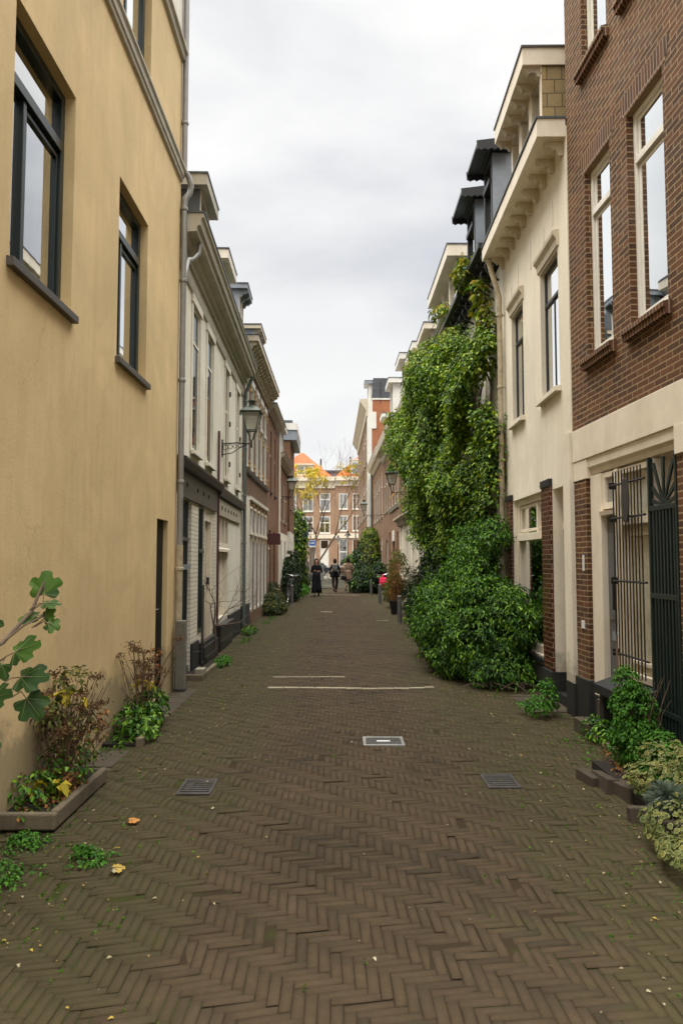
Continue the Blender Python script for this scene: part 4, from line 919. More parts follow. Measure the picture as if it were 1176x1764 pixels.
# ---- house 6
R6 = F((2.302, 29.5), (2.15, 37.98), 'brick_house', 'pinkish brick house with yellow brick bands behind the lantern beside the vine', 'house')
L = R6.L; ws = [(.6+i*1.35, 1.15+i*1.35) for i in range(6)]
wall(R6, 'wall', 'brickR5', 0, L, -.05, 6.7, [(a, b, 4.0, 6.0) for a, b in ws]+[(.6, 1.2, .1, 2.8), (2.2, 3.1, .2, 2.9), (4.3, 5.0, .1, 2.9), (5.9, 6.9, .6, 2.6)], ends=7.5, rec=.14)
for a, b in ws: window(R6, a, b, 4.0, 6.0, rec=.1, trans=5.3, sill=.07)
MB(R6).box(2.203, 3.097, -.16, -.11, .2, 2.3).build('door', 'maroon', R6); MB(R6).box(2.203, 3.097, -.16, .03, 2.45, 2.9).build('door_lintel', 'whitewood', R6)
MB(R6).box(.603, 1.197, -.16, -.11, .1, 2.797).build('door', 'whitewood', R6); MB(R6).box(4.303, 4.997, -.16, -.11, .1, 2.897).box(4.4, 4.9, -.11, -.1, .3, 2.6).build('door', 'whitewood', R6)
window(R6, 5.9, 6.9, .6, 2.6, rec=.12, vert=(6.4,))
yb = MB(R6)
for i in range(3):
    a = ws[i][1]+.01; b = ws[i+1][0]-.01
    for z in (4.4, 5.0, 5.6, 6.1): yb.box(a, b, .001, .014, z, z+.12)
yb.build('brick_bands', 'yellowbrick', R6)
MB(R6).ext([(.001, 3.75), (.05, 3.77), (.09, 3.9), (.001, 3.93)], .1, 4.4).build('string_course', 'stone', R6)
c = MB(R6).ext([(.001, 6.55), (.1, 6.62), (.12, 6.82), (.4, 6.92), (.46, 7.25), (.001, 7.28)], .0, L).build('eaves', 'beige', R6)
roof(R6, 0, L, 7.2, 7.5, 2.6)
dormer(R6, 1.5, 3.0, 7.3, 9.1, d=.1, over=.2, top='whitewood', face='whitewood', cheek='whitewood', wins=2)
dormer(R6, 5.5, 6.6, 7.3, 8.4, d=.1, over=.2, top='whitewood', face='whitewood', cheek='zinc', wins=1)

# ---- house 7
R7 = F((2.152, 38.0), (2.02, 47.48), 'brick_house', 'small pinkish brick house with broad white cornice just before the tall end house', 'house')
L = R7.L; ws = [(1+i*2.0, 1.7+i*2.0) for i in range(4)]
wall(R7, 'wall', 'brickR5', 0, L, -.05, 7.0, [(a, b, 3.9, 6.3) for a, b in ws]+[(a, b, .4, 2.9) for a, b in ws], ends=7.5, rec=.12)
for a, b in ws: window(R7, a, b, 3.9, 6.3, rec=.09, trans=5.5, sill=.07); window(R7, a, b, .4, 2.9, rec=.09, mat='whitewood', trans=2.2)
cornice(R7, .0, L, 7.5, .40, .3, 'creamwood'); roof(R7, 0, L, 7.45, 7.5, 2.6)
pipe(R7, [(L-.1, .1, 7.2), (L-.1, .1, .05)], .06, 'pipegreen')

# ---- tall end house
R8 = F((1.72, 48.0), (1.5, 66.0), 'tall_house', 'tall end house on the right with orange brick side wall and slate mansard', 'house')
L = R8.L; ws = [(1.2+i*2.2, 2.1+i*2.2) for i in range(8)]
wall(R8, 'wall', 'brickR5', 0, L, -.05, 11.2, [(a, b, 8.2, 10.6) for a, b in ws]+[(a, b, 4.6, 7.2) for a, b in ws]+[(a, b, .8, 3.3) for a, b in ws], rec=.12)
MB(R8).box(-.02, 0, -9, -.25, -.05, 12.1).build('side_wall', 'brickO', R8); MB(R8).box(L, L+.02, -9, 0, -.05, 12.1).box(0, L, -9, -8.98, 0, 12.1).build('rear_wall', 'brickO', R8)
for a, b in ws:
    for z0_, z1_ in ((8.2, 10.6), (4.6, 7.2), (.8, 3.3)): window(R8, a, b, z0_, z1_, rec=.09, fw=.09, trans=z1_-.8, sill=.08, room=True)
MB(R8).box(-.05, .5, -.25, .03, 0, 11.2).build('corner_pilaster', 'whitewood', R8)
MB(R8).box(-.06, -.021, -.55, -.25, 10.2, 11.3).box(-.06, -.021, -1.25, -1.17, 8.3, 10.6).build('white_trim', 'whitewood', R8)
MB(R8).ext([(.001, 11.0), (.1, 11.05), (.12, 11.4), (.45, 11.9), (.52, 12.0), (.52, 12.15), (.001, 12.15)], -.06, L).build('cornice', 'beige', R8)
c = MB(R8).box(-.04, L, -.3, .02, 11.2, 12.1).build('frieze', 'whitewood', R8)
brackets(R8, c, [.3+i*.7 for i in range(25)], 11.75, .35, .45, .16, 'whitewood', .021)
MB(R8).ext([(-.24, 12.16), (-.36, 13.55), (-7.5, 13.55), (-8.5, 12.16)], -.0, L).build('roof', 'slate', R8)
MB(R8).box(-.06, 0, -9, -.25, 12.1, 12.2).build('side_trim', 'whitewood', R8)
dormer(R8, .2, 1.4, 12.16, 13.2, d=-.05, over=.25, top='zinc', face='whitewood', cheek='whitewood', wins=1)

# ================================================================== across the end
B1 = F((-16, 92), (-.82, 92), 'canal_house', 'pale brick house closing the street, cream cornice, orange hipped roof at the left', 'house')
B1.s = -1; bx = 16
uw = [(bx-6.9+i*2.1, bx-5.6+i*2.1) for i in range(3)]+[(3, 4.3), (6, 7.3)]
uw = sorted(uw)
g1 = [(bx-2.65, bx-1.55, .4, 4.2), (bx-4.05, bx-3.2, .1, 3.6), (bx-7, bx-5.6, .8, 3.6)]
wall(B1, 'wall', 'brickF', 0, B1.L, 0, 11.2, [(a, b, 7.7, 10.0) for a, b in uw]+[(a, b, 5.0, 7.1) for a, b in uw]+g1, rec=.15, ends=9)
for a, b in uw:
    for z0_, z1_ in ((7.7, 10.0), (5.0, 7.1)): window(B1, a, b, z0_, z1_, rec=.08, fw=.11, vert=((a+b)/2,), hor=(), trans=z1_-.8, sill=.1, sillmat='whitewood')
MB(B1).box(bx-2.64, bx-1.56, -.1, -.05, .4, 3.0).build('door', 'whitewood', B1)
window(B1, bx-2.65, bx-1.55, 3.0, 4.2, rec=.08, fw=.1, glass='glassdark')
window(B1, bx-4.05, bx-3.2, .1, 3.6, rec=.1, fw=.1, glass='glassdark'); window(B1, bx-7, bx-5.6, .8, 3.6, rec=.1, fw=.1)
MB(B1).box(0, B1.L, .002, .12, 4.35, 4.85).build('band', 'creamwood', B1)
MB(B1).box(0, B1.L, .002, .15, 10.6, 11.5).box(0, B1.L, .002, .5, 11.5, 12.0).build('cornice', 'creamwood', B1)
def hip(fr, u0, u1, z, d0, d1, ur0, ur1, zr):
    dm = (d0+d1)/2
    return MB(fr).add([(u0, d0, z), (u1, d0, z), (u1, d1, z), (u0, d1, z), (ur0, dm, zr), (ur1, dm, zr)], [(0, 1, 5, 4), (2, 3, 4, 5), (1, 2, 5), (3, 0, 4), (0, 3, 2, 1)]).build('roof', 'tile', fr)
hip(B1, bx-9.5, bx-1.15, 12.0, .3, -8.5, bx-5.3, bx-4.9, 15.6)
dm = MB(B1).box(bx-5.6, bx-3.5, -3, .1, 12.02, 13.5).box(bx-5.75, bx-3.4, -3, .25, 13.5, 13.65).build('dormer', 'creamwood', B1)
for a in (bx-5.4, bx-4.5): MB(B1).box(a, a+.7, .101, .13, 12.4, 13.3).build('dormer_window', 'glassdark', dm)
MB(B1).box(bx-2.75, bx-2.55, -3.2, -3.0, 12.8, 14.7).build('chimney', 'rust', B1)
B2 = F((-.8, 92), (13, 92), 'canal_house', 'pinkish brick house closing the street, white six pane windows, steep orange roof at right', 'house')
B2.s = -1
uw = [(.5, 1.55), (2.15, 3.2), (3.8, 4.85), (6, 7.05)]
wall(B2, 'wall', 'brickF', 0, B2.L, 0, 10.9, [(a, b, 8.0, 9.95) for a, b in uw]+[(a, b, 5.3, 7.2) for a, b in uw]+[(a, b, .6, 4.3) for a, b in uw], rec=.15, ends=9)
for a, b in uw:
    for z0_, z1_ in ((8.0, 9.95), (5.3, 7.2)): window(B2, a, b, z0_, z1_, rec=.06, fw=.1, vert=((a+b)/2, ), hor=(z0_+(z1_-z0_)*.36, z0_+(z1_-z0_)*.68), sill=.08, sillmat='whitewood', curtains=[(a+.1, b-.1)])
    window(B2, a, b, .6, 4.3, rec=.1, fw=.1, trans=2.7, glass='glassdark', mat='whitewood')
MB(B2).box(0, B2.L, .002, .1, 4.4, 5.0).build('band', 'creamwood', B2)
MB(B2).box(0, B2.L, .002, .12, 10.9, 11.55).box(0, B2.L, .002, .45, 11.55, 12.05).build('cornice', 'creamwood', B2)
hip(B2, .05, 13.5, 12.05, .3, -9.5, 5.2, 9, 17.2)
dm = MB(B2).box(1.9, 3.3, -3, .05, 12.07, 14.1).box(1.8, 3.4, -3, .15, 14.1, 14.25).build('dormer', 'creamwood', B2)
window(B2, 2.05, 3.15, 12.4, 13.9, rec=-.05, fw=.08, vert=(2.6,), hor=(13.1,), name='dormer_window', d=.05, parent=dm, room=False, depth=.06)
MB(B2).tube([(1.9, -1.2, 12.6), (1.9, -1.2, 14.7)], .09, 8).build('chimney_pipe', 'rust', B2)
mb_ = F((-3.2, 104), (3, 104), 'distant_building', 'pale grey rooftop seen between the two orange roofs', 'building'); mb_.s = -1
wall(mb_, 'wall', 'zinc', 0, mb_.L, 0, 14.0, [(1.5, 3, 12.8, 13.4)], ends=5); MB(mb_).box(-.2, mb_.L+.2, -5, .2, 14.0, 14.3).build('roof', 'darkzinc', mb_)
# ================================================================== wall lanterns
def lantern(P, rz, reach, label, brkmat='lampgreen', moss=False, sc=1.0, name='wall_lantern'):
    """P on the wall at arm height; local +x runs out from the wall"""
    t = empty(name, P, label, 'street lamp', 'green wall lanterns along the street', rz)
    mb = MB(); r_ = reach
    mb.tube([(0, 0, .0), (r_*.5, 0, .02), (r_, 0, .0)], .013, 6)
    mb.box(-.0, .02, -.035, .035, -.24, .08)
    mb.tube([(.02, 0, -.2), (r_*.35, 0, -.17), (r_*.62, 0, -.07), (r_*.85, 0, -.02)], .009, 5)
    for i in range(5):
        cx = .07+i*(r_-.12)/5; rr = .055*(1-i*.13); cz = -.07+.012*i
        mb.tube([(cx+rr*math.cos(a)*(1-a*.04), 0, cz+rr*math.sin(a)*(1-a*.04)) for a in [j*math.pi/5 for j in range(11)]], .006, 4)
    mb.tube([(r_, 0, -.07), (r_, 0, .05)], [.02, .012], 8); mb.build('lamp_bracket', 'iron', t)
    fr = MB(); zb, zt_ = .25, .58; hb, ht = .085, .165
    for sx_, sy_ in ((1, 1), (1, -1), (-1, 1), (-1, -1)):
        fr.tube([(r_+sx_*hb, sy_*hb, zb), (r_+sx_*ht, sy_*ht, zt_)], .010, 5)
        fr.tube([(r_, 0, .04), (r_+sx_*.03, sy_*.03, .10), (r_+sx_*.05, sy_*.05, .18), (r_+sx_*hb, sy_*hb, zb)], .010, 5)
    for z, h_ in ((zb, hb), (zt_, ht)):
        for a, b in (((1, 1), (1, -1)), ((1, -1), (-1, -1)), ((-1, -1), (-1, 1)), ((-1, 1), (1, 1))):
            fr.tube([(r_+a[0]*h_, a[1]*h_, z), (r_+b[0]*h_, b[1]*h_, z)], .012, 5)
    fr.build('lantern_frame', brkmat, t)
    g = MB()
    c4 = ((1, 1), (1, -1), (-1, -1), (-1, 1))
    for i in range(4):
        a, b = c4[i], c4[(i+1) % 4]; e_ = .97
        g.quad((r_+a[0]*hb*e_, a[1]*hb*e_, zb), (r_+b[0]*hb*e_, b[1]*hb*e_, zb), (r_+b[0]*ht*e_, b[1]*ht*e_, zt_), (r_+a[0]*ht*e_, a[1]*ht*e_, zt_))
    g.build('lantern_glass', 'lampglass', t, smooth=False)
    cp = MB().lathe([(.265, zt_), (.275, zt_+.02), (.20, zt_+.07), (.085, zt_+.13), (.075, zt_+.14)], (r_, 0, 0), 4, rot=math.pi/4)
    cp.build('lantern_roof', brkmat, t)
    MB().lathe([(.05, zt_+.13), (.055, zt_+.20), (.075, zt_+.21), (.075, zt_+.235), (.03, zt_+.25)], (r_, 0, 0), 10).build('lantern_vent', brkmat, t)
    MB().lathe([(.03, zb+.01), (.035, zb+.06), (.02, zb+.09), (.028, zb+.14), (.03, zb+.2), (.01, zb+.24)], (r_, 0, 0), 8).build('bulb', 'white', t)
    t.scale = (sc,)*3
    return t
mg = MT('lantern_glass'); mg.t.nodes.remove(mg.b)
a_ = mg.n('ShaderNodeBsdfTransparent'); b_ = mg.n('ShaderNodeBsdfTranslucent'); b_.inputs[0].default_value = (.75, .72, .62, 1); c_ = mg.n('ShaderNodeBsdfGlossy'); c_.inputs['Roughness'].default_value = .08
m1_ = mg.n('ShaderNodeMixShader'); m1_.inputs[0].default_value = .45; m2_ = mg.n('ShaderNodeMixShader'); m2_.inputs[0].default_value = .12
mg.l(a_.outputs[0], m1_.inputs[1]); mg.l(b_.outputs[0], m1_.inputs[2]); mg.l(m1_.outputs[0], m2_.inputs[1]); mg.l(c_.outputs[0], m2_.inputs[2]); mg.l(m2_.outputs[0], mg.out.inputs[0]); M['lampglass'] = mg.m
lantern(H2.world(4.35, 0, 3.77), 0, .55, 'green wall lantern on a scrolled bracket on the white plaster house at left')
lantern(H5.world(.9, 0, 4.05), 0, .45, 'green wall lantern further down the left row, on the low brick house')
lantern(R5.world(2.0, 0, 3.72), math.pi, .83, 'green wall lantern at the left edge of the climbing vine, moss on its roof')
lantern(R7.world(1.2, 0, 4.0), math.pi, .95, 'distant dark wall lantern over the yellow green bush on the right row')
# moss and a weed tuft on the vine-side lantern is part of that lantern's look: one small growth
tl = [o for o in S.collection.objects if o.name.startswith('wall_lantern') and 'moss' in o.get('label', '')][0]
foliage('moss_tuft', [(.83, 0, .70, .2, .2, .05), (.83, .0, .86, .05, .05, .09)], 70, 8, .04, .045, 'mossleaf', tl, zmin=-9)
def lamp_post(P, h, label):
    t = empty('street_lamp', P, label, 'street lamp', 'standing street lamps at the far end')
    MB().lathe([(.12, 0), (.12, .3), (.08, .4), (.06, .9), (.045, 1.0), (.035, h-1.0), (.05, h-.98), (.03, h-.9)], (0, 0, 0), 10).build('pole', 'iron', t)
    MB().lathe([(.09, h-.88), (.19, h-.42)], (0, 0, 0), 4, rot=math.pi/4).build('lantern_glass', 'lampglass', t)
    MB().lathe([(.30, h-.42), (.2, h-.3), (.08, h-.2), (.08, h-.08), (.1, h-.07), (.02, h)], (0, 0, 0), 8).build('lantern_roof', 'iron', t)
lamp_post((.5, 60, 0), 4.05, 'standing lantern lamp beside the dark bushes, the taller of the two at the street end')
lamp_post((-.32, 71, 0), 4.05, 'slim standing lantern lamp in front of the canal house door, left of the taller lamp')
# ================================================================== bollards and posts
def bollard(x, y, label, h=.74, r=.062):
    t = empty('bollard', (x, y, zg(x, y)-.01 if y < 44 else 0), label, 'bollard', 'round grey bollards beside the houses')
    MB().lathe([(r*1.05, 0), (r*1.05, .04), (r, .06), (r*.97, h-.12), (r*.8, h-.11), (r*.8, h-.09), (r*.97, h-.08), (r*.95, h-.03), (r*.7, h-.008), (r*.2, h)], (0, 0, 0), 16).build('post', 'bollard', t)
    MB().lathe([(r*1.3, -.01), (r*1.35, .012), (r*1.1, .016)], (0, 0, 0), 16).build('collar', 'bollard', t)
bollard(1.58, 13.4, 'grey bollard half covered by the big green shrub at right')
bollard(1.51, 19.45, 'grey bollard in front of the two black plant pots')
bollard(1.41, 27.5, 'grey bollard just in front of the bicycle with the pink bag')
bollard(1.39, 35, 'grey bollard by the dark bush beyond the pink bag')
bollard(-1.83, 27.5, 'grey bollard on the left beside the low ragged shrub and the parked bicycle')
t = empty('wooden_post', (-2.3, 48, 0), 'tall weathered wooden post at the far left beside the ivy', 'post'); MB().box(-.13, .13, -.13, .13, 0, 1.8).box(-.15, .15, -.15, .15, 1.8, 1.9).build('post', 'barkpale', t, .02)
t = empty('square_post', (-1.97, 9.25, zg(-1.9, 9.2)-.01), 'square weathered grey post at the corner of the yellow house', 'post')
MB().box(-.065, .055, -.06, .06, 0, .875).build('post', 'wood', t, .012)
MB().box(.0551, .062, -.03, .03, .5, .62).build('metal_strap', 'zinc', t); MB().box(-.068, .058, -.063, .063, .0, .05).build('base_plate', 'rust', t)

# ================================================================== drains
def grate(x, y, w, l, label, name='drain_grate'):
    z = zg(x, y)+.002; t = empty(name, (x, y, z), label, 'drain', 'cast iron street gullies')
    f_ = MB().box(-w/2, w/2, -l/2, -l/2+.02, -.02, .004).box(-w/2, w/2, l/2-.02, l/2, -.02, .004).box(-w/2, -w/2+.02, -l/2+.02, l/2-.02, -.02, .004).box(w/2-.02, w/2, -l/2+.02, l/2-.02, -.02, .004)
    f_.build('grate_frame', 'rust', t, .002)
    b = MB()
    for i in range(7):
        yy = -l/2+.035+i*(l-.07)/6; b.box(-w/2+.021, w/2-.021, yy-.012, yy+.012, -.02, .002)
    b.build('grate_bars', 'rust', t, .002); MB().box(-w/2+.02, w/2-.02, -l/2+.02, l/2-.02, -.05, -.02).build('pit', 'black', t)
grate(-1.02, 5.39, .24, .36, 'iron drain grate in the pavers on the left, weeds along its back edge')
grate(1.16, 5.56, .24, .34, 'iron drain grate in the pavers on the right, grass at its corners')
x, y = .37, 6.7; t = empty('utility_cover', (x, y, zg(x, y)+.004), 'rectangular ribbed metal cover with pale rim in the middle of the street', 'utility cover')
MB().box(-.18, .18, -.155, -.13, -.02, .008).box(-.18, .18, .13, .155, -.02, .008).box(-.18, -.155, -.13, .13, -.02, .008).box(.155, .18, -.13, .13, -.02, .008).build('cover_rim', 'steelgrey', t, .003)
b = MB().box(-.154, .154, -.129, .129, -.02, .0)
for i in range(11): b.box(-.14+i*.026, -.128+i*.026, -.12, -.03, .0, .006); b.box(-.14+i*.026, -.128+i*.026, .03, .12, .0, .006)
b.build('ribbed_plate', 'rust', t, .001); MB().box(-.06, .06, -.02, .015, .0005, .008).build('name_bar', 'white', t, .002)

# ================================================================== planters, kerbs, beds
def zz(x, y): return zg(x, y)
t = empty('planter', (-1.9, 4.95, -.01), 'low concrete edged planter against the yellow wall, nearest, with dried hydrangea', 'planter')
MB().box(-.16, .19, -.40, -.35, 0, .10).box(.14, .19, -.35, .60, 0, .105).build('kerb_stones', 'concrete', t, .012)
MB().box(-.16, .14, -.35, .66, 0, .07).build('soil', 'soil', t)
t = empty('planter', (-1.9, 6.95, -.01), 'smaller kerb edged plant bed by the dark door of the yellow house', 'planter')
MB().box(.13, .19, -.45, .55, 0, .09).build('kerb_stones', 'concrete', t, .012); MB().box(-.16, .13, -.44, .55, 0, .035).build('soil', 'soil', t)
t = empty('planter', (-2.12, 11.6, -.01), 'small stone edged bed with loose bricks at the foot of the plaster house', 'planter')
MB().box(-.1, .26, -1.5, -1.42, 0, .08).box(.2, .26, -1.42, .3, 0, .08).build('kerb_stones', 'concrete', t, .01); MB().box(-.1, .2, -1.42, .3, 0, .05).build('soil', 'soil', t)
o = MB().box(-1.98, -1.86, 10.15, 10.35, .05, .14).build('loose_brick', 'stone', None, .01); tag(o, 'loose pale brick lying in the stone edged bed near the square post', 'brick'); o.rotation_euler = (0, 0, .0)
# right bed
t = empty('plant_bed', (2.25, 5.3, -.01), 'brick edged planting bed at the right wall', 'planter')
MB().box(-.32, .45, -2.4, .55, 0, .07).box(.0, .5, .55, 1.8, 0, .05).build('soil', 'soil', t)
kb = MB()
kb.box(-.02, .03, .65, 1.75, 0, .07).build('kerb_strip', 'concrete', t, .008)
bl_ = ['edging brick farthest from the camera at the right bed, low and tilted', 'second edging brick of the right bed, long, right behind the farthest one', 'short edging brick in the middle of the right bed border',
       'edging brick under the bright feathery bush on the right bed border', 'edging brick just before the gap where the upright stones begin', 'upright edging stone, first of the pair at the right bed',
       'taller upright edging stone beside the cream edged plant', 'nearest edging brick, partly hidden under the cream edged plant']
bs = [(1.80, 5.52, .24, .09, .5), (1.86, 5.40, .3, .08, .35), (1.99, 5.30, .22, .08, .3), (1.93, 5.16, .22, .09, .45), (2.02, 4.98, .2, .08, .7), (1.86, 4.72, .08, .16, .2), (1.93, 4.62, .08, .18, .1), (1.98, 4.45, .2, .08, 1.3)]
for i, (x, y, l_, w_, a) in enumerate(bs):
    o = MB().box(-l_/2, l_/2, -w_/2, w_/2, -.03, .065+.02*(i % 2)).build('edging_brick', 'slab', None, .008); o.location = (x, y, zg(x, y)); o.rotation_euler = (random.gauss(0, .06), random.gauss(0, .06), -math.pi/2+a-.3)
    tag(o, bl_[i], 'brick', 'rough edging bricks of the right planting bed')

# ================================================================== plants
def cyl_ok(): pass
def plant(name, loc, label, cat='plant', group=None): return empty(name, loc, label, cat, group)
# ---- the climbing vine on the right row
t = plant('climbing_vine', (2.45, 11.6, 0), 'huge green vine climbing the white house fronts at right up to the gutter', 'climbing plant')
def vine_cl(n, rng_):
    u = rng_.random(n)*10.95-.55; ztop = np.interp(u, [-.7, .6, 1.5, 4, 5.5, 8.8, 10.6], [5.0, 5.4, 5.75, 6.3, 6.55, 6.6, 5.3])+.15*np.sin(u*3.1)
    zlow = np.interp(u, [-.3, 1.5, 4.5, 6.5, 8.5, 10.6], [2.5, 1.9, 1.5, 2.1, 3.3, 4.3])
    z = zlow+(ztop-zlow)*rng_.random(n)**.9
    t_ = (z-zlow)/(ztop-zlow+1e-6)
    th = np.interp(u, [-.7, .3, 1.5, 3.5, 6.5, 8.8, 10.6], [.14, .30, .52, .66, .75, .62, .25])*(.55+.75*np.sin(np.clip(t_, 0, 1)*math.pi)**.6)*(.82+.25*np.sin(u*2.1+z*1.7)+.2*np.sin(z*3.3-u))
    return u, z, th, t_
n = 4100; u, z, th, t_ = vine_cl(n, rng)
ll = (z < np.interp(u, [5, 7, 9, 10.6], [1.2, 2.1, 3.4, 4.5])+.9*rng.random(n)**2) & (rng.random(n) < .5) & (u > 5)
gap = (np.sin(u*5.3+1)*np.sin(z*2.9+u*1.1) > .80) | ((u < 1.3) & (np.sin(z*3.4+u*3) > .15) & (z > 3.0))
kp = ~ll & ~gap; u, z, th = u[kp], z[kp], th[kp]; n = len(u)
dep = th*(1-.55*rng.random(n)**1.6)+.05
C = np.stack([-dep, u, z], 1); outv = unit(np.stack([-np.ones(n), rng.normal(size=n)*.3-.35, .35+rng.normal(size=n)*.3], 1))
P, T, Nn, sz = clumps_to_leaves(C, outv, 30, .19, .072, .8, .7)
midx = (rng.random(len(P)) < np.where(P[:, 2] > 5.7, .22, .02)).astype(int)
kk = P[:, 0] < -.015; P, T, Nn, sz, midx = P[kk], T[kk], Nn[kk], sz[kk], midx[kk]
leaf_obj('foliage', P, T, Nn, sz, 'ivyleaf', t, .5, .14, .05, ['ivyleaf', 'ivyyellow'], midx)
# sprays climbing over the gutter and hanging strands
sp = [(-.1, .2, .5, 6.5, .12, .25, .25), (-.12, .35, .2, 5.4, .1, .1, .5), (-.1, -.1, .0, 4.9, .08, .12, .4)]
foliage('spray', [(-.32, .9, 6.55, .14, .5, .22), (-.2, .3, 5.9, .1, .2, .35), (-.12, .05, 5.1, .08, .12, .6), (-.4, 3.6, 6.75, .12, .4, .15), (-.9, 9.9, 5.6, .25, .7, .35), (-.55, 7.5, 6.8, .2, .8, .15)], 190, 10, .1, .10, 'ivyyellow', t, .46, mats=['ivyleaf', 'ivyyellow'], share=.6)
mb = MB()
for i in range(16):
    y0 = random.uniform(.1, 9); pts = [(-.04, y0, .05)]; 
    for k_ in range(1, 9): pts.append((-.05-.03*random.random(), y0+random.gauss(0, .12)*k_**.5, .05+k_*.72))
    mb.tube(pts, [.035*(1-.09*q) for q in range(9)], 6)
for i in range(40):
    y0 = random.uniform(-.1, 10); z0_ = random.uniform(2.5, 6.4); p = Vector((-.2-random.random()*.5, y0, z0_)); pts = [p]
    for k_ in range(4): pts.append(pts[-1]+Vector((random.gauss(-.04, .05), random.gauss(0, .1), random.gauss(-.09, .06))))
    mb.tube(pts, .006, 4)
mb.build('stems', 'bark', t)
# ---- big shrub below
t = plant('shrub', (2.2, 10.6, 0), 'big glossy green shrub spilling onto the street below the vine at right', 'shrub')
bl = [(-.28, -.55, .55, .50, .6, .45), (-.52, .35, .72, .52, .6, .50), (-.45, 1.3, .75, .5, .7, .65), (-.08, -.25, 1.05, .32, .45, .28), (-.25, .45, 1.38, .36, .5, .34), (.02, -.8, .80, .30, .45, .36), (-.12, 1.15, 1.75, .34, .6, .40), (-.62, 2.1, .6, .36, .6, .45), (.02, .35, 1.95, .22, .4, .25), (-.15, -1.0, .22, .42, .35, .18), (-.6, .1, .25, .36, .8, .22), (-.75, .9, 1.0, .25, .35, .2), (-.05, -.9, .95, .2, .25, .16), (-.35, -.2, 1.15, .22, .3, .18)]
foliage('foliage', bl, 1600, 30, .15, .058, 'bushleaf', t, .36, .6, inner=.35)
mb = MB()
for i in range(26):
    a = random.uniform(0, 6.28); p0 = Vector((random.uniform(-.2, .1), random.uniform(-.6, 1.5), 0)); mb.tube([p0, p0+Vector((math.cos(a)*.15, math.sin(a)*.2, .5)), p0+Vector((math.cos(a)*.4-.1, math.sin(a)*.5, 1.2))], [.02, .014, .007], 5)
for i in range(9):
    p0 = Vector((random.uniform(-.5, .1), -1.2+random.uniform(-.2, .2), .06)); mb.tube([p0, p0+Vector((random.gauss(0, .15), -.1, .06)), p0+Vector((random.gauss(0, .3), -.25, .0))], .005, 4)
mb.build('stems', 'bark', t)
# ---- bright fern-like shrub in the right bed
t = plant('shrub', (2.27, 5.72, .03), 'bright feathery green bush in front of the barred window', 'shrub')
foliage('foliage', [(-.03, 0, .2, .19, .22, .2), (-.05, .03, .42, .15, .16, .2), (-.09, .06, .62, .08, .10, .12), (.03, -.2, .16, .18, .2, .16), (.04, -.42, .08, .18, .22, .09)], 800, 16, .040, .027, 'fernleaf', t, .5, .7)
mb, tips = stems_mb(22, (0, 0, 0), .22, .7, .004); mb.tube([(-.05, .25, 0), (-.08, .26, .75), (-.07, .27, .98)], .008, 5); mb.build('stems', 'drystem', t)
t = plant('shrub', (2.12, 7.85, .02), 'small leafy weed at the foot of the cream pilaster', 'plant')
foliage('foliage', [(0, 0, .16, .12, .14, .16), (-.08, -.1, .08, .12, .12, .08), (.08, .12, .28, .05, .06, .06), (-.14, .1, .05, .1, .1, .05)], 95, 9, .055, .036, 'fernleaf', t, .55)
mb, tips = stems_mb(9, (0, 0, 0), .08, .38, .003); mb.build('stems', 'drystem', t)
t = plant('shrub', (2.33, 6.72, .02), 'small dark creeping plant by the doorstep kerb', 'plant')
foliage('foliage', [(0, 0, .08, .12, .35, .08)], 110, 9, .05, .045, 'bushleaf', t, .55)
# ---- variegated ground cover
def round_leaves(name, P, Nn, size, parent, m_in, m_out):
    V = []; Fc = []; mi = []
    for p, nn, s_ in zip(P, Nn, size):
        nn = Vector(nn).normalized(); a = nn.orthogonal().normalized(); b = nn.cross(a); p = Vector(p); o = len(V); k_ = 7; ph = random.random()*6
        V.append(tuple(p))
        for rr, dz in ((.80, .0), (1.0, -.08)):
            for j in range(k_):
                q = ph+2*math.pi*j/k_; V.append(tuple(p+(a*math.cos(q)+b*math.sin(q)*.85)*s_*rr*(1+.08*math.sin(q*3+ph))+nn*s_*dz))
        for j in range(k_):
            Fc.append((o, o+1+j, o+1+(j+1) % k_)); mi.append(0)
            Fc.append((o+1+j, o+1+k_+j, o+1+k_+(j+1) % k_, o+1+(j+1) % k_)); mi.append(1)
    me = bpy.data.meshes.new(name); me.from_pydata(V, [], Fc); me.materials.append(M[m_in]); me.materials.append(M[m_out]); me.polygons.foreach_set('material_index', mi); me.update()
    o = bpy.data.objects.new(name, me); S.collection.objects.link(o); o.parent = parent; return o
t = plant('variegated_plant', (2.2, 4.55, .03), 'cream edged variegated ground cover spilling over the right bed', 'plant')
bl = np.array([(0, 0, .12, .25, .35, .14), (-.12, .42, .14, .22, .3, .12), (.05, -.45, .10, .2, .3, .12), (.1, .8, .18, .2, .3, .14), (-.05, -.75, .05, .16, .2, .08), (.12, .25, .25, .2, .4, .14), (-.32, -.30, .09, .2, .3, .12), (-.42, -.62, .05, .14, .3, .07), (-.30, -.9, .05, .16, .25, .08)])
bi = rng.choice(len(bl), 4200); dv = unit(rng.normal(size=(4200, 3))); P = bl[bi, :3]+dv*bl[bi, 3:]*(1-.25*rng.random((4200, 1))); kk = P[:, 2] > .015; P = P[kk]; dv = dv[kk]
round_leaves('foliage', P, unit(dv+np.array([-.2, -.3, .7])+rng.normal(size=dv.shape)*.35), .008+.011*rng.random(len(P)), t, 'oliveleaf', 'creamleaf')
mb, tips = stems_mb(14, (0, .1, 0), .2, .2, .003); mb.build('stems', 'drystem', t)
t = plant('lavender', (1.98, 4.62, .14), 'silvery grey lavender tuft above the variegated ground cover', 'plant')
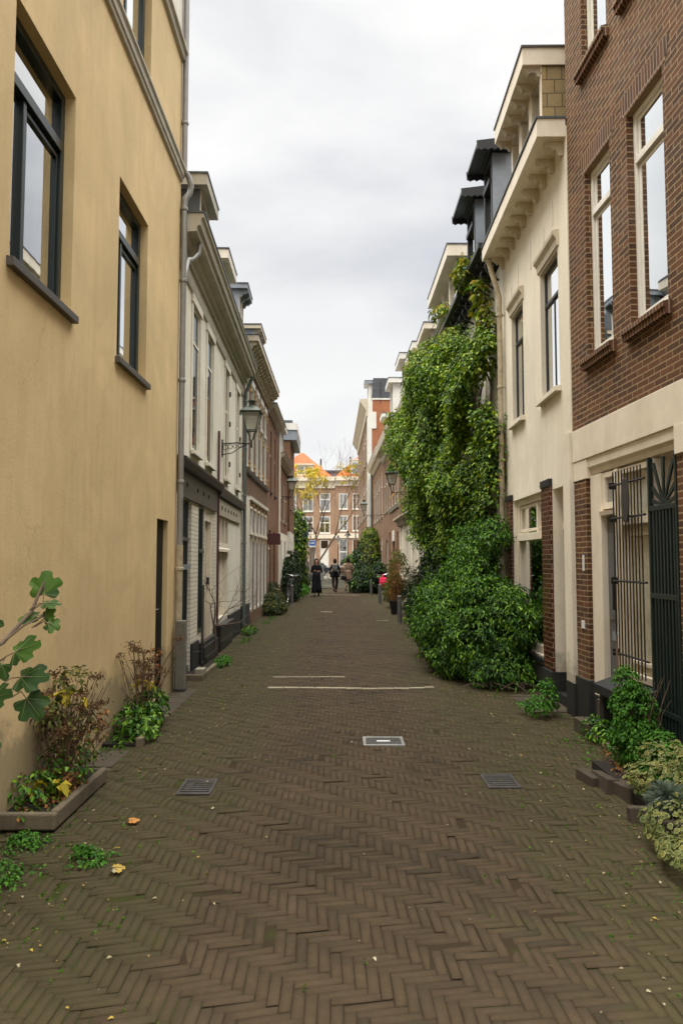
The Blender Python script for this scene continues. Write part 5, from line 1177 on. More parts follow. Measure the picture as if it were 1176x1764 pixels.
nb = 1300; dv = unit(rng.normal(size=(nb, 3))*np.array([1, 1, .7])+np.array([0, 0, .5])); P = dv*.06*rng.random((nb, 1)); Bn = unit(np.cross(dv, rng.normal(size=(nb, 3))))
P[:, 2] += .02; leaf_obj('foliage', P, dv, Bn, .06+.05*rng.random(nb), 'greyleaf', t, .06, .02, .3)
# dead canes at the right edge
t = plant('cane_bundle', (2.46, 5.1, .03), 'bundle of pale dry canes leaning at the right wall', 'plant')
mb = MB()
for i in range(7):
    a = random.gauss(0, .08); mb.tube([(random.gauss(0, .03), random.gauss(0, .05), 0), (random.gauss(0, .06), random.gauss(0, .07), .30+random.random()*.12)], .006, 5)
mb.build('stems', 'creamleaf', t)

# ---- left: dried hydrangea etc
def umbel(mb_c, C, r, n=70, size=.02):
    P = np.array(C)+rng.normal(size=(n, 3))*np.array([r, r, r*.35])*.5
    return P
def dried_plant(name, loc, label, nst, spread, h, heads, leafblobs, headr=.035):
    t = plant(name, loc, label, 'plant'); mb = MB(); tips = []
    for i in range(nst):
        a = random.uniform(0, 6.28); sp_ = random.random()*spread; hh = h*random.uniform(.45, 1.0); p = Vector((random.gauss(0, .04), random.gauss(0, .06), 0)); pts = []
        for k_ in range(6):
            q = k_/5; pts.append(p+Vector((math.cos(a)*sp_*q**1.4+random.gauss(0, .008), math.sin(a)*sp_*q**1.4+random.gauss(0, .008), hh*q)))
        mb.tube(pts, [.005*(1-.12*q) for q in range(6)], 4); tips.append(pts[-1])
        if random.random() < .8:
            s0 = pts[3]; e0 = s0+Vector((random.gauss(0, .07), random.gauss(0, .07), .10+random.random()*.06)); mb.tube([s0, (s0+e0)/2+Vector((.01, 0, .01)), e0], .0025, 4); tips.append(e0)
    mb.build('stems', 'drystem', t)
    hs = random.sample(tips, min(heads, len(tips))); C = np.array([tuple(q) for q in hs])
    if heads:
        P = np.repeat(C, 60, 0)+rng.normal(size=(len(C)*60, 3))*np.array([headr, headr, headr*.5])*.6
        Nn = unit(rng.normal(size=P.shape)+np.array([0, 0, .7])); T = unit(np.cross(Nn, rng.normal(size=P.shape)))
        leaf_obj('flower_heads', P, T, Nn, .012+.010*rng.random(len(P)), 'brownhead', t, .8)
    for nm, bl, nc, per, rc, sz_, mt_, asp_ in leafblobs: foliage(nm, bl, nc, per, rc, sz_, mt_, t, asp_)
    return t, tips
dried_plant('hydrangea', (-1.88, 5.15, .06), 'leggy dried hydrangea with yellow green leaves in the nearest planter', 60, .32, .78, 26,
  [('yellow_leaves', [(.02, .1, .72, .14, .16, .06), (-.05, 0, .5, .16, .2, .12), (.05, .05, .35, .2, .2, .2)], 95, 6, .055, .036, 'oliveleaf', .6),
   ('green_leaves', [(-.08, -.3, .08, .14, .14, .10), (0, .05, .14, .16, .28, .12)], 60, 9, .055, .036, 'bushleaf', .6),
   ('rusty_leaves', [(.05, .05, .12, .15, .25, .12), (.08, .2, .35, .15, .2, .15)], 36, 5, .06, .034, 'redleaf', .6), ('bright_yellow_leaves', [(.02, .05, .62, .12, .12, .04), (.02, -.3, .1, .12, .06, .03), (-.02, -.1, .35, .04, .04, .02)], 10, 4, .04, .07, 'yelleaf', .6)], .045)
dried_plant('rose_bush', (-1.88, 7.1, .05), 'dried flower stalks with brown seed heads over dark green leaves by the dark door', 26, .34, .85, 16,
  [('green_leaves', [(.02, -.2, .10, .18, .28, .12), (.03, .15, .16, .14, .25, .16), (.1, -.4, .04, .12, .15, .05)], 170, 9, .07, .045, 'bushleaf', .7),
   ('rusty_leaves', [(.1, -.3, .05, .1, .1, .05), (.0, .3, .5, .1, .2, .2)], 30, 5, .05, .04, 'redleaf', .6), ('yellow_leaves', [(0, 0, .38, .08, .1, .05)], 5, 3, .03, .07, 'yelleaf', .7)], .05)
def bed_litter(parent_label, blob, nc, leaf='redleaf'):
    tp_ = [o for o in S.collection.objects if o.get('label') == parent_label][0]
    tag(foliage('leaf_litter', [blob], nc, 6, .04, .03, leaf, tp_, .6, .9, zmin=.01), kind='stuff')
bed_litter('low concrete edged planter against the yellow wall, nearest, with dried hydrangea', (-.01, .1, .08, .13, .5, .012), 60)
bed_litter('low concrete edged planter against the yellow wall, nearest, with dried hydrangea', (-.01, .1, .08, .14, .5, .02), 45, 'mossleaf')
bed_litter('smaller kerb edged plant bed by the dark door of the yellow house', (-.01, 0, .045, .13, .5, .012), 60, 'mossleaf')
bed_litter('brick edged planting bed at the right wall', (.05, -.2, .08, .33, .9, .015), 110, 'mossleaf')
bed_litter('brick edged planting bed at the right wall', (.05, .2, .08, .30, .8, .015), 90, 'redleaf')
# ---- fig branch reaching in from the left
t = plant('fig_tree', (-2.0, 2.6, 0), 'fig tree with large lobed leaves reaching in at the left edge', 'tree')
mb = MB(); veins = MB()
def fig_leaf(mb_, p, tdir, nrm, s_):
    tdir = Vector(tdir).normalized(); nrm = Vector(nrm); nrm = (nrm-tdir*nrm.dot(tdir)).normalized(); b = nrm.cross(tdir); p = Vector(p); vs = [tuple(p)]; k_ = 40
    for j in range(k_+1):
        th_ = -math.pi*.93+2*math.pi*.93*j/k_
        lob = 0
        for c0, wd, ln in ((0, .40, 1.0), (1.0, .37, .9), (-1.0, .37, .9), (2.0, .42, .62), (-2.0, .42, .62)):
            lob = max(lob, ln*math.exp(-((th_-c0)/wd)**4*.35))
        r_ = s_*1.08*(.36+.64*lob)*(1-.3*max(0, abs(th_)-2.2))*(1+.015*math.sin(th_*31))
        x = r_*math.cos(th_)*.62+s_*.18; y = r_*math.sin(th_)*.62
        w_ = nrm*(-.16*s_*((x/s_)**2)-.28*abs(y)*.5+.03*s_*math.sin(th_*5+s_*90)+.02*s_*math.sin(th_*11)); vs.append(tuple(p+tdir*x+b*y+w_))
    mb_.add(vs, [(0, j+1, j+2) for j in range(k_)])
    for c0, ln in ((0, 1.0), (1.0, .85), (-1.0, .85), (2.0, .5), (-2.0, .5)):
        jj = int(round((c0+math.pi*.93)/(2*math.pi*.93)*k_)); tip = Vector(vs[jj+1]); base_ = Vector(vs[0])
        q1 = base_+(tip-base_)*.45; q2 = base_+(tip-base_)*.88; o_ = nrm*.0012
        mb_.cur = 1; mb_.tube([base_+o_, q1+o_, q2+o_], [.0016, .0011, .0005], 4, cap=False); mb_.cur = 0
def fig_branch(pts, r0, r1):
    n_ = len(pts); mb.tube(pts, [r0+(r1-r0)*i/(n_-1) for i in range(n_)], 7)
# local coordinates: x to the right, y away, z up. image column 0..100 at 3.3-3.6 m away
fig_branch([(0, 0, 0), (.05, .2, .5), (.12, .5, .9), (.24, .75, 1.1), (.42, .9, 1.22), (.53, .95, 1.36), (.575, .98, 1.50)], .022, .006)
fig_branch([(.42, .9, 1.22), (.52, .9, 1.30), (.60, .92, 1.34)], .006, .004); fig_branch([(0, 0, 0), (-.1, .6, .9), (.05, .9, 1.5), (.1, 1.0, 1.9)], .02, .006)
fig_branch([(.12, .5, .9), (.3, .7, .88), (.42, .8, .92)], .008, .004)
lv = []
LF = [((.575, .98, 1.44), (.0, .2, 1), (.1, -1, .25), .155), ((.60, .93, 1.33), (.5, -.1, .5), (-.1, -.8, .6), .09), ((.6, .93, 1.4), (1, .1, .05), (0, -.4, 1), .10), ((.55, .96, 1.34), (-.8, -.2, -.1), (0, -.5, .9), .11), ((.63, .9, 1.31), (.7, 0, -.3), (0, -.8, .5), .08),
      ((.50, .85, 1.18), (.75, -.1, .35), (-.1, -.7, .8), .17), ((.54, .83, 1.07), (.95, -.1, .1), (0, -.6, .8), .175), ((.58, .8, .98), (.6, -.1, -.7), (.3, -.9, .2), .15), ((.42, .78, .98), (.5, -.1, .2), (0, -.7, .7), .15),
      ((.40, .7, .80), (.6, -.2, -.5), (.1, -.9, .4), .16), ((.34, .7, .93), (.8, 0, -.1), (0, -.5, .9), .16), ((.33, .68, .68), (.5, -.2, -.8), (.2, -.95, .1), .17), ((.38, .9, 1.28), (-.5, -.1, .6), (0, -.8, .5), .12), ((.42, .9, 1.12), (-.2, -.2, -.5), (0, -.9, .3), .12),
      ((.30, .62, .58), (.4, -.2, -.6), (.2, -.9, .2), .15), ((.2, .8, 1.55), (.6, -.1, .2), (0, -.8, .5), .14), ((.15, .9, 1.75), (.6, -.1, .3), (0, -.8, .5), .14), ((.2, .6, 1.0), (.3, -.3, .5), (0, -.8, .5), .15)]
random.seed(31)
for i in range(9): LF.append(((random.uniform(.05, .42), random.uniform(.6, .95), random.uniform(.55, 1.75)), (random.gauss(.4, .5), random.gauss(-.1, .3), random.gauss(0, .6)), (random.gauss(0, .3), -.8, random.uniform(.2, .8)), random.uniform(.09, .13)))
lm = MB()
for p, td, nn, s_ in LF:
    s_ *= .9
    fig_leaf(lm, p, td, nn, s_); q = Vector(p); e_ = q-Vector(td).normalized()*s_*.3; mb.tube([e_-Vector((.05, -.02, .03)), e_, q+Vector(td).normalized()*s_*.25], .0028, 4)
lm.build('leaves', ['figleaf', 'vein'], t, smooth=True); mb.build('trunk', 'barkpale', t)
# ---- weeds near the left front
for i, (x, y, s_, lb) in enumerate([(-1.78, 3.95, .13, 'clump of fresh green weeds on the pavers in the lower left corner'), (-1.82, 4.38, .08, 'small weed tuft just below the nearest planter'), (-1.38, 4.15, .08, 'low sprawling weed right of the corner weed clump')]):
    t = plant('weed_clump', (x, y, zg(x, y)), lb, 'weeds')
    foliage('foliage', [(0, 0, .01, s_, s_, .045), (s_*.9, -s_*.9, .005, s_*.6, s_*.5, .03), (-s_*.7, s_*.6, .01, s_*.6, s_*.5, .04), (s_*1.5, s_*.5, .0, s_*.3, s_*.3, .02), (-s_*.3, -s_*1.5, .0, s_*.5, s_*.3, .025)], 120, 7, .026, .022, 'fernleaf', t, .6, .8, zmin=-.01)
# ---- small bare tree by the plaster house
t = plant('bare_sapling', (-2.10, 12.3, 0), 'small leafless sapling with spreading twigs by the black plinth of the plaster house', 'tree')
random.seed(21); mb = MB(); tips = []
mb.tube([(0, 0, 0), (.04, 0, .25), (.03, .02, .45), (-.01, .05, .55)], [.018, .016, .014, .013], 7)
for d0 in ((.45, .5, .5), (.75, .1, .25), (-.1, .4, .8), (.2, -.3, .7)): branching(mb, Vector((0, .04, .53)), Vector(d0).normalized(), .42, .014, 4, tips, .5, .15, .75, (2, 3))
mb.build('trunk', 'bark', t)
t = plant('weed_clump', (-1.82, 11.6, .0), 'green weeds growing out of the stone edged bed by the plaster house', 'weeds')
foliage('foliage', [(0, 0, .04, .12, .4, .07)], 120, 8, .04, .035, 'fernleaf', t, .5, .8)
t = plant('weed_clump', (-2.05, 16.6, .0), 'weeds at the foot of the grey green downpipe', 'weeds')
foliage('foliage', [(0, 0, .05, .15, .4, .09)], 90, 8, .05, .05, 'bushleaf', t, .5, .8)
# ---- low ragged shrubs, left
t = plant('shrub', (-2.2, 23.4, 0), 'low ragged olive shrub against the brown brick house at left', 'shrub')
foliage('foliage', [(0, 0, .28, .42, 1.1, .32), (.12, -1.0, .18, .38, .6, .2), (-.05, .9, .40, .32, .8, .45), (.2, -.3, .2, .3, .4, .2)], 560, 10, .10, .08, 'oliveleaf', t, .5, mats=['darkleaf', 'oliveleaf'], share=.45)
mb, _ = stems_mb(14, (0, 0, 0), .5, .9, .006); mb.build('stems', 'drystem', t)
t = plant('shrub', (-2.08, 30.6, 0), 'dark green bush behind the parked bicycle on the left', 'shrub')
foliage('foliage', [(0, 0, .8, .34, 1.2, .9), (-.05, 1.3, .9, .3, .8, 1.0), (.05, -1.2, .5, .3, .6, .6)], 520, 10, .16, .12, 'darkleaf', t, .5)
mb, _ = stems_mb(8, (0, 0, 0), .4, 1.4, .012); mb.build('stems', 'bark', t)
t = plant('ivy_column', (-2.62, 42.5, 0), 'tall ivy clad growth behind the last left house beside the blue signs', 'climbing plant')
foliage('foliage', [(0, 0, 3.4, .55, 1.6, 1.1), (.1, -.5, 2.4, .45, 1.3, 1.2), (-.05, 0, 1.1, .5, 1.7, 1.2), (.2, .6, .5, .5, 1.2, .5)], 1000, 11, .2, .15, 'ivyleaf', t, .55, mats=['darkleaf', 'ivyleaf'], share=.55)
mb = MB(); mb.tube([(-.1, 0, 0), (-.05, .1, 2), (0, 0, 4)], [.12, .09, .04], 8); mb.build('trunk', 'bark', t)
t = plant('weed_clump', (-1.9, 35.8, 0), 'grassy green verge plants at the foot of the left wall beyond the bollard', 'weeds')
foliage('foliage', [(0, 0, .15, .25, 2.6, .25)], 260, 9, .12, .09, 'fernleaf', t, .4)
# ---- right side shrubs
t = plant('shrub', (1.98, 15.9, 0), 'dark bushy shrub between the big green shrub and the black pots', 'shrub')
foliage('foliage', [(0, -.9, .85, .38, .8, .7), (.0, .5, .75, .40, .9, .75), (-.1, -1.6, .4, .38, .5, .4), (-.1, 1.2, .6, .3, .6, .6), (.1, 0, 1.5, .3, 1.0, .5)], 1150, 10, .13, .085, 'darkleaf', t, .45, mats=['darkleaf', 'bushleaf'], share=.14)
mb, _ = stems_mb(16, (0, 0, 0), .5, 1.7, .008); mb.build('stems', 'bark', t)
def pot_plant(x, y, label, kind, h):
    t = empty('potted_plant', (x, y, 0), label, 'potted plant', 'black pots with tall plants on the right')
    MB().lathe([(.13, 0), (.19, .36), (.205, .37), (.205, .40), (.18, .40), (.17, .35)], (0, 0, 0), 18).build('pot', 'black', t)
    foliage('foliage', [(0, 0, .68, .2, .2, .28), (.03, 0, h, .14, .14, .38)], 95, 7, .10, .075, kind, t, .22)
    mb, _ = stems_mb(12, (0, 0, .38), .2, h, .006); mb.build('stems', 'drystem', t)
pot_plant(1.62, 22.4, 'black flared pot with reddish yellow bamboo like plant beside the bollard', 'redleaf', 1.15)
pot_plant(1.98, 21.6, 'black pot with dark leafy plant against the right wall behind the first pot', 'darkleaf', 1.0)
t = plant('shrub', (1.8, 25.2, 0), 'airy yellow green plant growing along the pale pilastered wall', 'shrub')
foliage('foliage', [(.1, 0, 1.1, .28, .9, .9), (.0, .6, .6, .3, .8, .5)], 300, 8, .12, .09, 'oliveleaf', t, .35)
mb, _ = stems_mb(12, (.1, 0, 0), .3, 1.9, .007); mb.build('stems', 'drystem', t)
t = plant('shrub', (1.35, 39.5, 0), 'wide dark green bush crowding the street beside the walkers at right', 'shrub')
foliage('foliage', [(.15, -.8, .7, .58, 1.2, .65), (.2, 1.2, 1.2, .65, 1.3, .9), (.1, 2.6, 2.3, .45, 1.2, .6), (.3, 3.4, 1.7, .6, 1.1, .9), (-.35, -1.4, .4, .5, .9, .42), (.45, -2.6, .8, .35, 1.0, .7), (-.55, .8, .8, .4, .8, .5), (-.3, 1.9, 1.9, .3, .6, .4)], 1700, 10, .2, .13, 'darkleaf', t, .5, mats=['darkleaf', 'bushleaf'], share=.2)
mb, _ = stems_mb(10, (0, 0, 0), .8, 2.4, .02); mb.build('stems', 'bark', t)
t = plant('shrub', (1.55, 42.8, 0), 'tall yellow green climbing bush below the distant right lantern', 'shrub')
foliage('foliage', [(0, -1.2, 2.4, .45, 1.4, .9), (.1, .3, 2.9, .4, 1.2, .6), (.1, -2.4, 1.6, .4, .8, .9)], 620, 10, .18, .13, 'oliveleaf', t, .5, mats=['ivyleaf', 'oliveleaf'], share=.5)
mb, _ = stems_mb(8, (0, 0, 0), .5, 2.8, .02); mb.build('stems', 'bark', t)
t = plant('topiary', (.62, 47.5, 0), 'clipped round dark green shrub in front of the far bushes', 'shrub')
foliage('foliage', [(0, 0, 1.5, .45, .45, .5), (0, 0, .7, .35, .35, .4)], 320, 12, .08, .07, 'bushleaf', t, .6, inner=.15)
MB().tube([(0, 0, 0), (0, 0, 1.3)], .03, 6).build('trunk', 'bark', t)
# ---- autumn tree at the street end
t = empty('autumn_tree', (-2.3, 56, 0), 'nearly bare autumn tree with last yellow leaves at the street end', 'tree')
random.seed(5); mb = MB(); tips = []
for d0, L_, r_ in (((.42, .1, .95), 3.0, .11), ((.75, 0, 1.0), 3.4, .10), ((-.05, .1, 1), 3.2, .08), ((.2, .2, 1), 2.8, .08)):
    branching(mb, Vector((0, 0, .6)), Vector(d0).normalized(), L_, r_, 5, tips, .36, .22, .74, (2, 3), 4, .1)
mb.tube([(0, 0, 0), (.02, 0, .4), (.0, 0, .8)], [.26, .22, .2], 10); mb.build('trunk', 'barkpale', t)
ends = [q for q in tips if q[2] <= 2 and q[0].z > 3]; pick = random.sample(ends, min(1100, len(ends)))
C = np.array([tuple(q[0]) for q in pick]); yl = C[(C[:, 2] < 8.6)]; yl = yl[rng.random(len(yl)) < np.interp(np.hypot(yl[:, 0]-1.6, yl[:, 2]-6.2), [0, 2.0, 4.5], [1, .9, .4])]
P, T, Nn, sz = clumps_to_leaves(yl, unit(rng.normal(size=yl.shape)), 10, .26, .13, .3, .9); leaf_obj('crown', P, T, Nn, sz, 'yelleaf', t, .7)
t = empty('bare_tree', (1.55, 70, 0), 'slim leafless tree in front of the right canal house', 'tree')
random.seed(11); mb = MB(); tips = []; branching(mb, Vector((0, 0, 0)), Vector((0, 0, 1)), 4.5, .1, 4, tips, .3, .5, .62, (2, 3), 5, .05); mb.build('trunk', 'barkpale', t)

# ================================================================== joint weeds, leaf litter
n = 8000; x = rng.uniform(-2.0, 2.3, n); y = 1.8+rng.random(n)**1.6*14; prob = .02+.55*np.clip((np.abs(x-.1)-.8)/1.1, 0, 1); prob *= (np.sin(x*2.3+y*1.1)+np.sin(y*2.7-x*1.9)+2)/3
kk = rng.random(n) < prob; x, y = x[kk], y[kk]; n = len(x)
Wd = .0465; x = np.round((x+2.75)/Wd)*Wd-2.75+rng.normal(size=n)*.002; P = np.stack([x+.025*np.sin(y*.9), y, zsag(x, y)+.0085], 1); P = np.repeat(P, 6, 0)+rng.normal(size=(n*6, 3))*np.array([.003, .016, .0008])
T = unit(rng.normal(size=P.shape)*np.array([1, 1, .35])+np.array([0, 0, .35])); Nn = unit(np.cross(T, rng.normal(size=P.shape)))
o = leaf_obj('joint_weeds', P, T, Nn, .008+.011*rng.random(len(P)), 'mossleaf', None, .6); tag(o, kind='stuff')
n = 1500; side_ = np.where(rng.random(n) < .5, -1, 1); x = side_*(1.75-np.abs(rng.normal(size=n))*.45)+.1; y = 2.5+rng.random(n)**1.3*30; x[:120] = rng.uniform(-1.6, 1.8, 120)
P = np.stack([x, y, zsag(x, y)+.014], 1); T = unit(rng.normal(size=P.shape)*np.array([1, 1, .1])); Nn = unit(np.array([0, 0, 1])+rng.normal(size=P.shape)*.25)
o = leaf_obj('leaf_litter', P, T, Nn, .008+.018*rng.random(n)**2, 'litter', None, .6); tag(o, kind='stuff')
n = 2600; side_ = np.where(rng.random(n) < .55, -1, 1); x = np.where(side_ < 0, -1.95+.03*rng.normal(size=n)-.015*0, 2.15+.12*rng.normal(size=n)); y = 3.2+rng.random(n)*22
kk = (np.sin(y*3.1+side_)+np.sin(y*1.3)) > .1; P = np.stack([x, y, zsag(x, y)+.008], 1)[kk]; P = np.repeat(P, 4, 0)+rng.normal(size=(kk.sum()*4, 3))*np.array([.05, .05, .002])
T = unit(rng.normal(size=P.shape)+np.array([0, 0, .5])); Nn = unit(np.cross(T, rng.normal(size=P.shape))); o = leaf_obj('wall_foot_weeds', P, T, Nn, .012+.025*rng.random(len(P)), 'fernleaf', None, .5); tag(o, kind='stuff')
lm = MB(); fig_leaf(lm, (0, 0, .004), (1, .3, .05), (0, -.1, 1), .07); o = lm.build('fallen_leaf', ['orange', 'litter'], None, smooth=True); o.location = (-1.30, 4.68, zg(-1.3, 4.68)+.02); tag(o, 'orange maple like leaf lying on the pavers near the left planter', 'leaf')
lm = MB(); fig_leaf(lm, (0, 0, .004), (1, .3, .05), (0, -.2, 1), .07); o = lm.build('fallen_leaf', ['litter', 'drystem'], None, smooth=True); o.location = (-1.18, 3.96, zg(-1.2, 4)+.025); tag(o, 'curled pale brown leaf on the pavers right of the weed clump', 'leaf')
o = MB().box(-.16, .16, -.12, .12, 0, .015).build('doormat', 'black', None, .004); o.location = (2.16, 8.35, zg(2.2, 8.5)+.004); tag(o, 'flat black mat lying by the cream house doorway', 'mat')

# ================================================================== bicycles
def bicycle(loc, rz, label, frame='bikeblack', lean=.1, group='parked bicycles', basket=False):
    t = empty('bicycle', loc, label, 'bicycle', group, rz); t.rotation_euler = (lean, 0, rz)
    wr = .34
    for cx in (-.53, .53):
        w = MB(); w.tube([(cx+wr*math.cos(a), 0, wr+wr*math.sin(a)) for a in [i*math.pi/12 for i in range(25)]], .018, 6, cap=False); wo = w.build('wheel', 'rubber', t)
        r_ = MB(); r_.tube([(cx+(wr-.03)*math.cos(a), 0, wr+(wr-.03)*math.sin(a)) for a in [i*math.pi/12 for i in range(25)]], .010, 5, cap=False)
        for i in range(14): a = i*math.pi/7; r_.tube([(cx, 0, wr), (cx+(wr-.03)*math.cos(a), 0, wr+(wr-.03)*math.sin(a))], .0018, 3)
        r_.tube([(cx, -.05, wr), (cx, .05, wr)], .02, 6); r_.build('rim', 'chrome', wo)
        f_ = MB(); f_.tube([(cx+(wr+.035)*math.cos(a), 0, wr+(wr+.035)*math.sin(a)) for a in [R(20+i*14) for i in range(11)]], .014, 4); f_.build('mudguard', frame, t)
    f = MB(); bb = (-.08, 0, .28); st = (-.25, 0, .82); hd = (.36, 0, .86); ra = (-.53, 0, .34); fa = (.53, 0, .34)
    for a, b, r_ in ((bb, st, .016), (bb, (.4, 0, .72), .018), ((-.2, 0, .68), hd, .014), (ra, bb, .010), (ra, (-.22, 0, .72), .010), (hd, fa, .013)): f.tube([a, b], r_, 7)
    f.build('frame', frame, t)
    h = MB(); h.tube([(.36, 0, .84), (.33, 0, 1.02)], .012, 6); h.tube([(.18, -.28, 1.06), (.30, -.2, 1.06), (.34, 0, 1.03), (.30, .2, 1.06), (.18, .28, 1.06)], .011, 6); h.build('handlebar', 'chrome', t)
    MB().lathe([(.0, 0), (.09, .01), (.10, .04), (.05, .06)], (-.27, 0, .86), 10, sx=1.3, sy=.75).tube([(-.25, 0, .8), (-.26, 0, .88)], .012, 6).build('saddle', 'rubber', t)
    MB().box(-.78, -.36, -.06, .06, .72, .735).tube([(-.53, .05, .34), (-.7, .05, .72)], .006, 4).tube([(-.53, -.05, .34), (-.7, -.05, .72)], .006, 4).build('carrier', frame, t)
    MB().lathe([(.03, 0), (.045, .03), (.045, .07), (.02, .08)], (.42, 0, .82), 8).build('lamp', 'chrome', t)
    MB().lathe([(.08, -.01), (.09, 0), (.08, .01)], (0, 0, 0), 12).build('chainring', 'chrome', t).matrix_local = Matrix.Translation((-.08, .04, .28)) @ Matrix.Rotation(math.pi/2, 4, 'X')
    if basket: MB().ext([(-.12, .8), (.12, .8), (.16, 1.0), (-.16, 1.0)], .42, .7).build('basket', 'iron', t)
    return t
bicycle((-2.02, 28.6, 0), R(86), 'dark bicycle parked on the left behind the bollard, chrome catching the light', lean=.12, basket=True)
bicycle((1.78, 29.8, 0), R(98), 'bicycle leaning at the right wall carrying a pink bag', lean=-.08)
t = empty('pannier_bag', (1.66, 29.35, .52), 'bright pink bag hanging over the rear of the bicycle at right', 'bag')
MB().ext([(-.13, .04), (.12, .04), (.15, .28), (.08, .42), (-.08, .43), (-.15, .26)], -.17, .13).build('bag_body', 'pink', t, .05); MB().tube([(-.05, -.1, .44), (-.04, 0, .56), (.0, .1, .45)], .012, 6).build('bag_strap', 'pink', t)
for i, (x, y, a, fr_, lb) in enumerate([(-.35, 63, 5, 'white', 'white bicycle in the rack at the street end, leftmost'), (.15, 63.3, -8, 'chrome', 'silver bicycle in the middle of the far bicycle rack'), (.65, 63.1, 10, 'white', 'white bicycle in the rack at the street end, rightmost'), (-.1, 64.2, 30, 'chrome', 'silver bicycle standing askew behind the far rack')]):
    bicycle((x, y, 0), R(a), lb, frame=fr_, lean=.06)
bicycle((-2.0, 52, 0), R(70), 'bicycle parked under the blue arrow sign', lean=.1)
# cabinets
o = empty('utility_cabinet', (-1.95, 61, 0), 'grey street cabinet beside the parked cars at the far end', 'cabinet'); MB().box(-.5, .5, -.2, .2, 0, 1.35).box(-.53, .53, -.24, .24, 1.35, 1.42).build('cabinet_body', 'cabinet', o, .02); MB().box(-.005, .005, -.215, -.2, .1, 1.3).build('door_seam', 'black', o)
# traffic sign
t = empty('traffic_sign', (-1.76, 45, 0), 'blue one way sign with white arrow pointing right on a grey pole', 'sign')
MB().tube([(0, 0, 0), (0, 0, 2.85)], .03, 8).build('pole', 'steelgrey', t)
sb = MB().box(-.2, .2, -.045, -.032, 2.42, 2.82).build('sign_panel', 'white', t, .004)
MB().box(-.185, .185, -.05, -.046, 2.52, 2.80).build('blue_field', 'signblue', sb)
MB().extd([(-.13, 2.645), (.03, 2.645), (.03, 2.60), (.14, 2.665), (.03, 2.73), (.03, 2.685), (-.13, 2.685)], -.055, -.0505).build('arrow', 'white', sb)
t = empty('traffic_sign', (-2.12, 43, 0), 'small blue sign half hidden in the ivy at the left', 'sign')
MB().tube([(0, 0, 0), (0, 0, 3.3)], .025, 8).build('pole', 'steelgrey', t); MB().box(-.22, .2, -.04, -.03, 2.95, 3.2).build('sign_panel', 'signblue', t, .004)
# cars at the end
def car(loc, rz, label, body, L_=4.1):
    t = empty('parked_car', loc, label, 'car', 'cars parked across the street end', rz); h = L_/2
    low = [(-h, .35), (-h+.05, .85), (-h+.5, .92), (-h+.55, .35)]
    b = MB(); prof = [(-h, .28), (-h-.02, .6), (-h+.08, .86), (-h+.95, .96), (h-.75, .98), (h-.08, .88), (h, .6), (h, .28)]
    b.extd(prof, -.82, .82); b.build('body', body, t, .06)
    c = MB(); tp = [(-h+.75, .95), (-h+1.45, 1.42), (h-1.1, 1.46), (h-.3, .97)]
    n_ = 4; vs = [(u, -.76, z) if z < 1 else (u, -.62, z) for u, z in tp]+[(u, .76, z) if z < 1 else (u, .62, z) for u, z in tp]
    c.add(vs, [(0, 1, 5, 4), (1, 2, 6, 5), (2, 3, 7, 6), (0, 3, 2, 1), (4, 5, 6, 7)]); c.build('windows', 'glassblack', t, .02)
    MB().box(-h+1.4, h-1.05, -.63, .63, 1.43, 1.49).build('roof', body, t, .02)
    for s_ in (-1, 1):
        MB().box(-.05, .02, s_*.755-.01, s_*.755+.01, .95, 1.4).build('pillar', body, t)
        for u in (-h+.75, h-.8):
            w = MB().lathe([(.2, -.1), (.32, -.09), (.32, .09), (.2, .1)], (0, 0, 0), 18).build('wheel', 'rubber', t); w.rotation_euler = (math.pi/2, 0, 0); w.location = (u, s_*.76, .32)
            r_ = MB().lathe([(.19, -.105), (.05, -.11), (.05, .11), (.19, .105)], (0, 0, 0), 10).build('rim', 'chrome', w)
    for s_ in (-1, 1):
        MB().box(-h-.03, -h+.05, s_*.55-.15, s_*.55+.15, .62, .78).build('headlight', 'white', t, .02); MB().box(h-.05, h+.02, s_*.6-.12, s_*.6+.12, .62, .8).build('tail_light', 'pink', t, .02)
    return t
gb = MT('black_car_glass'); gb.col((.02, .022, .025)); gb.rough(.05, .6); M['glassblack'] = gb.m
car((-3.2, 80, 0), 0, 'dark parked car with pale windscreen across the street end', 'carbody'); car((1.5, 84, 0), math.pi, 'white parked car behind the bicycle rack across the street end', 'carwhite')

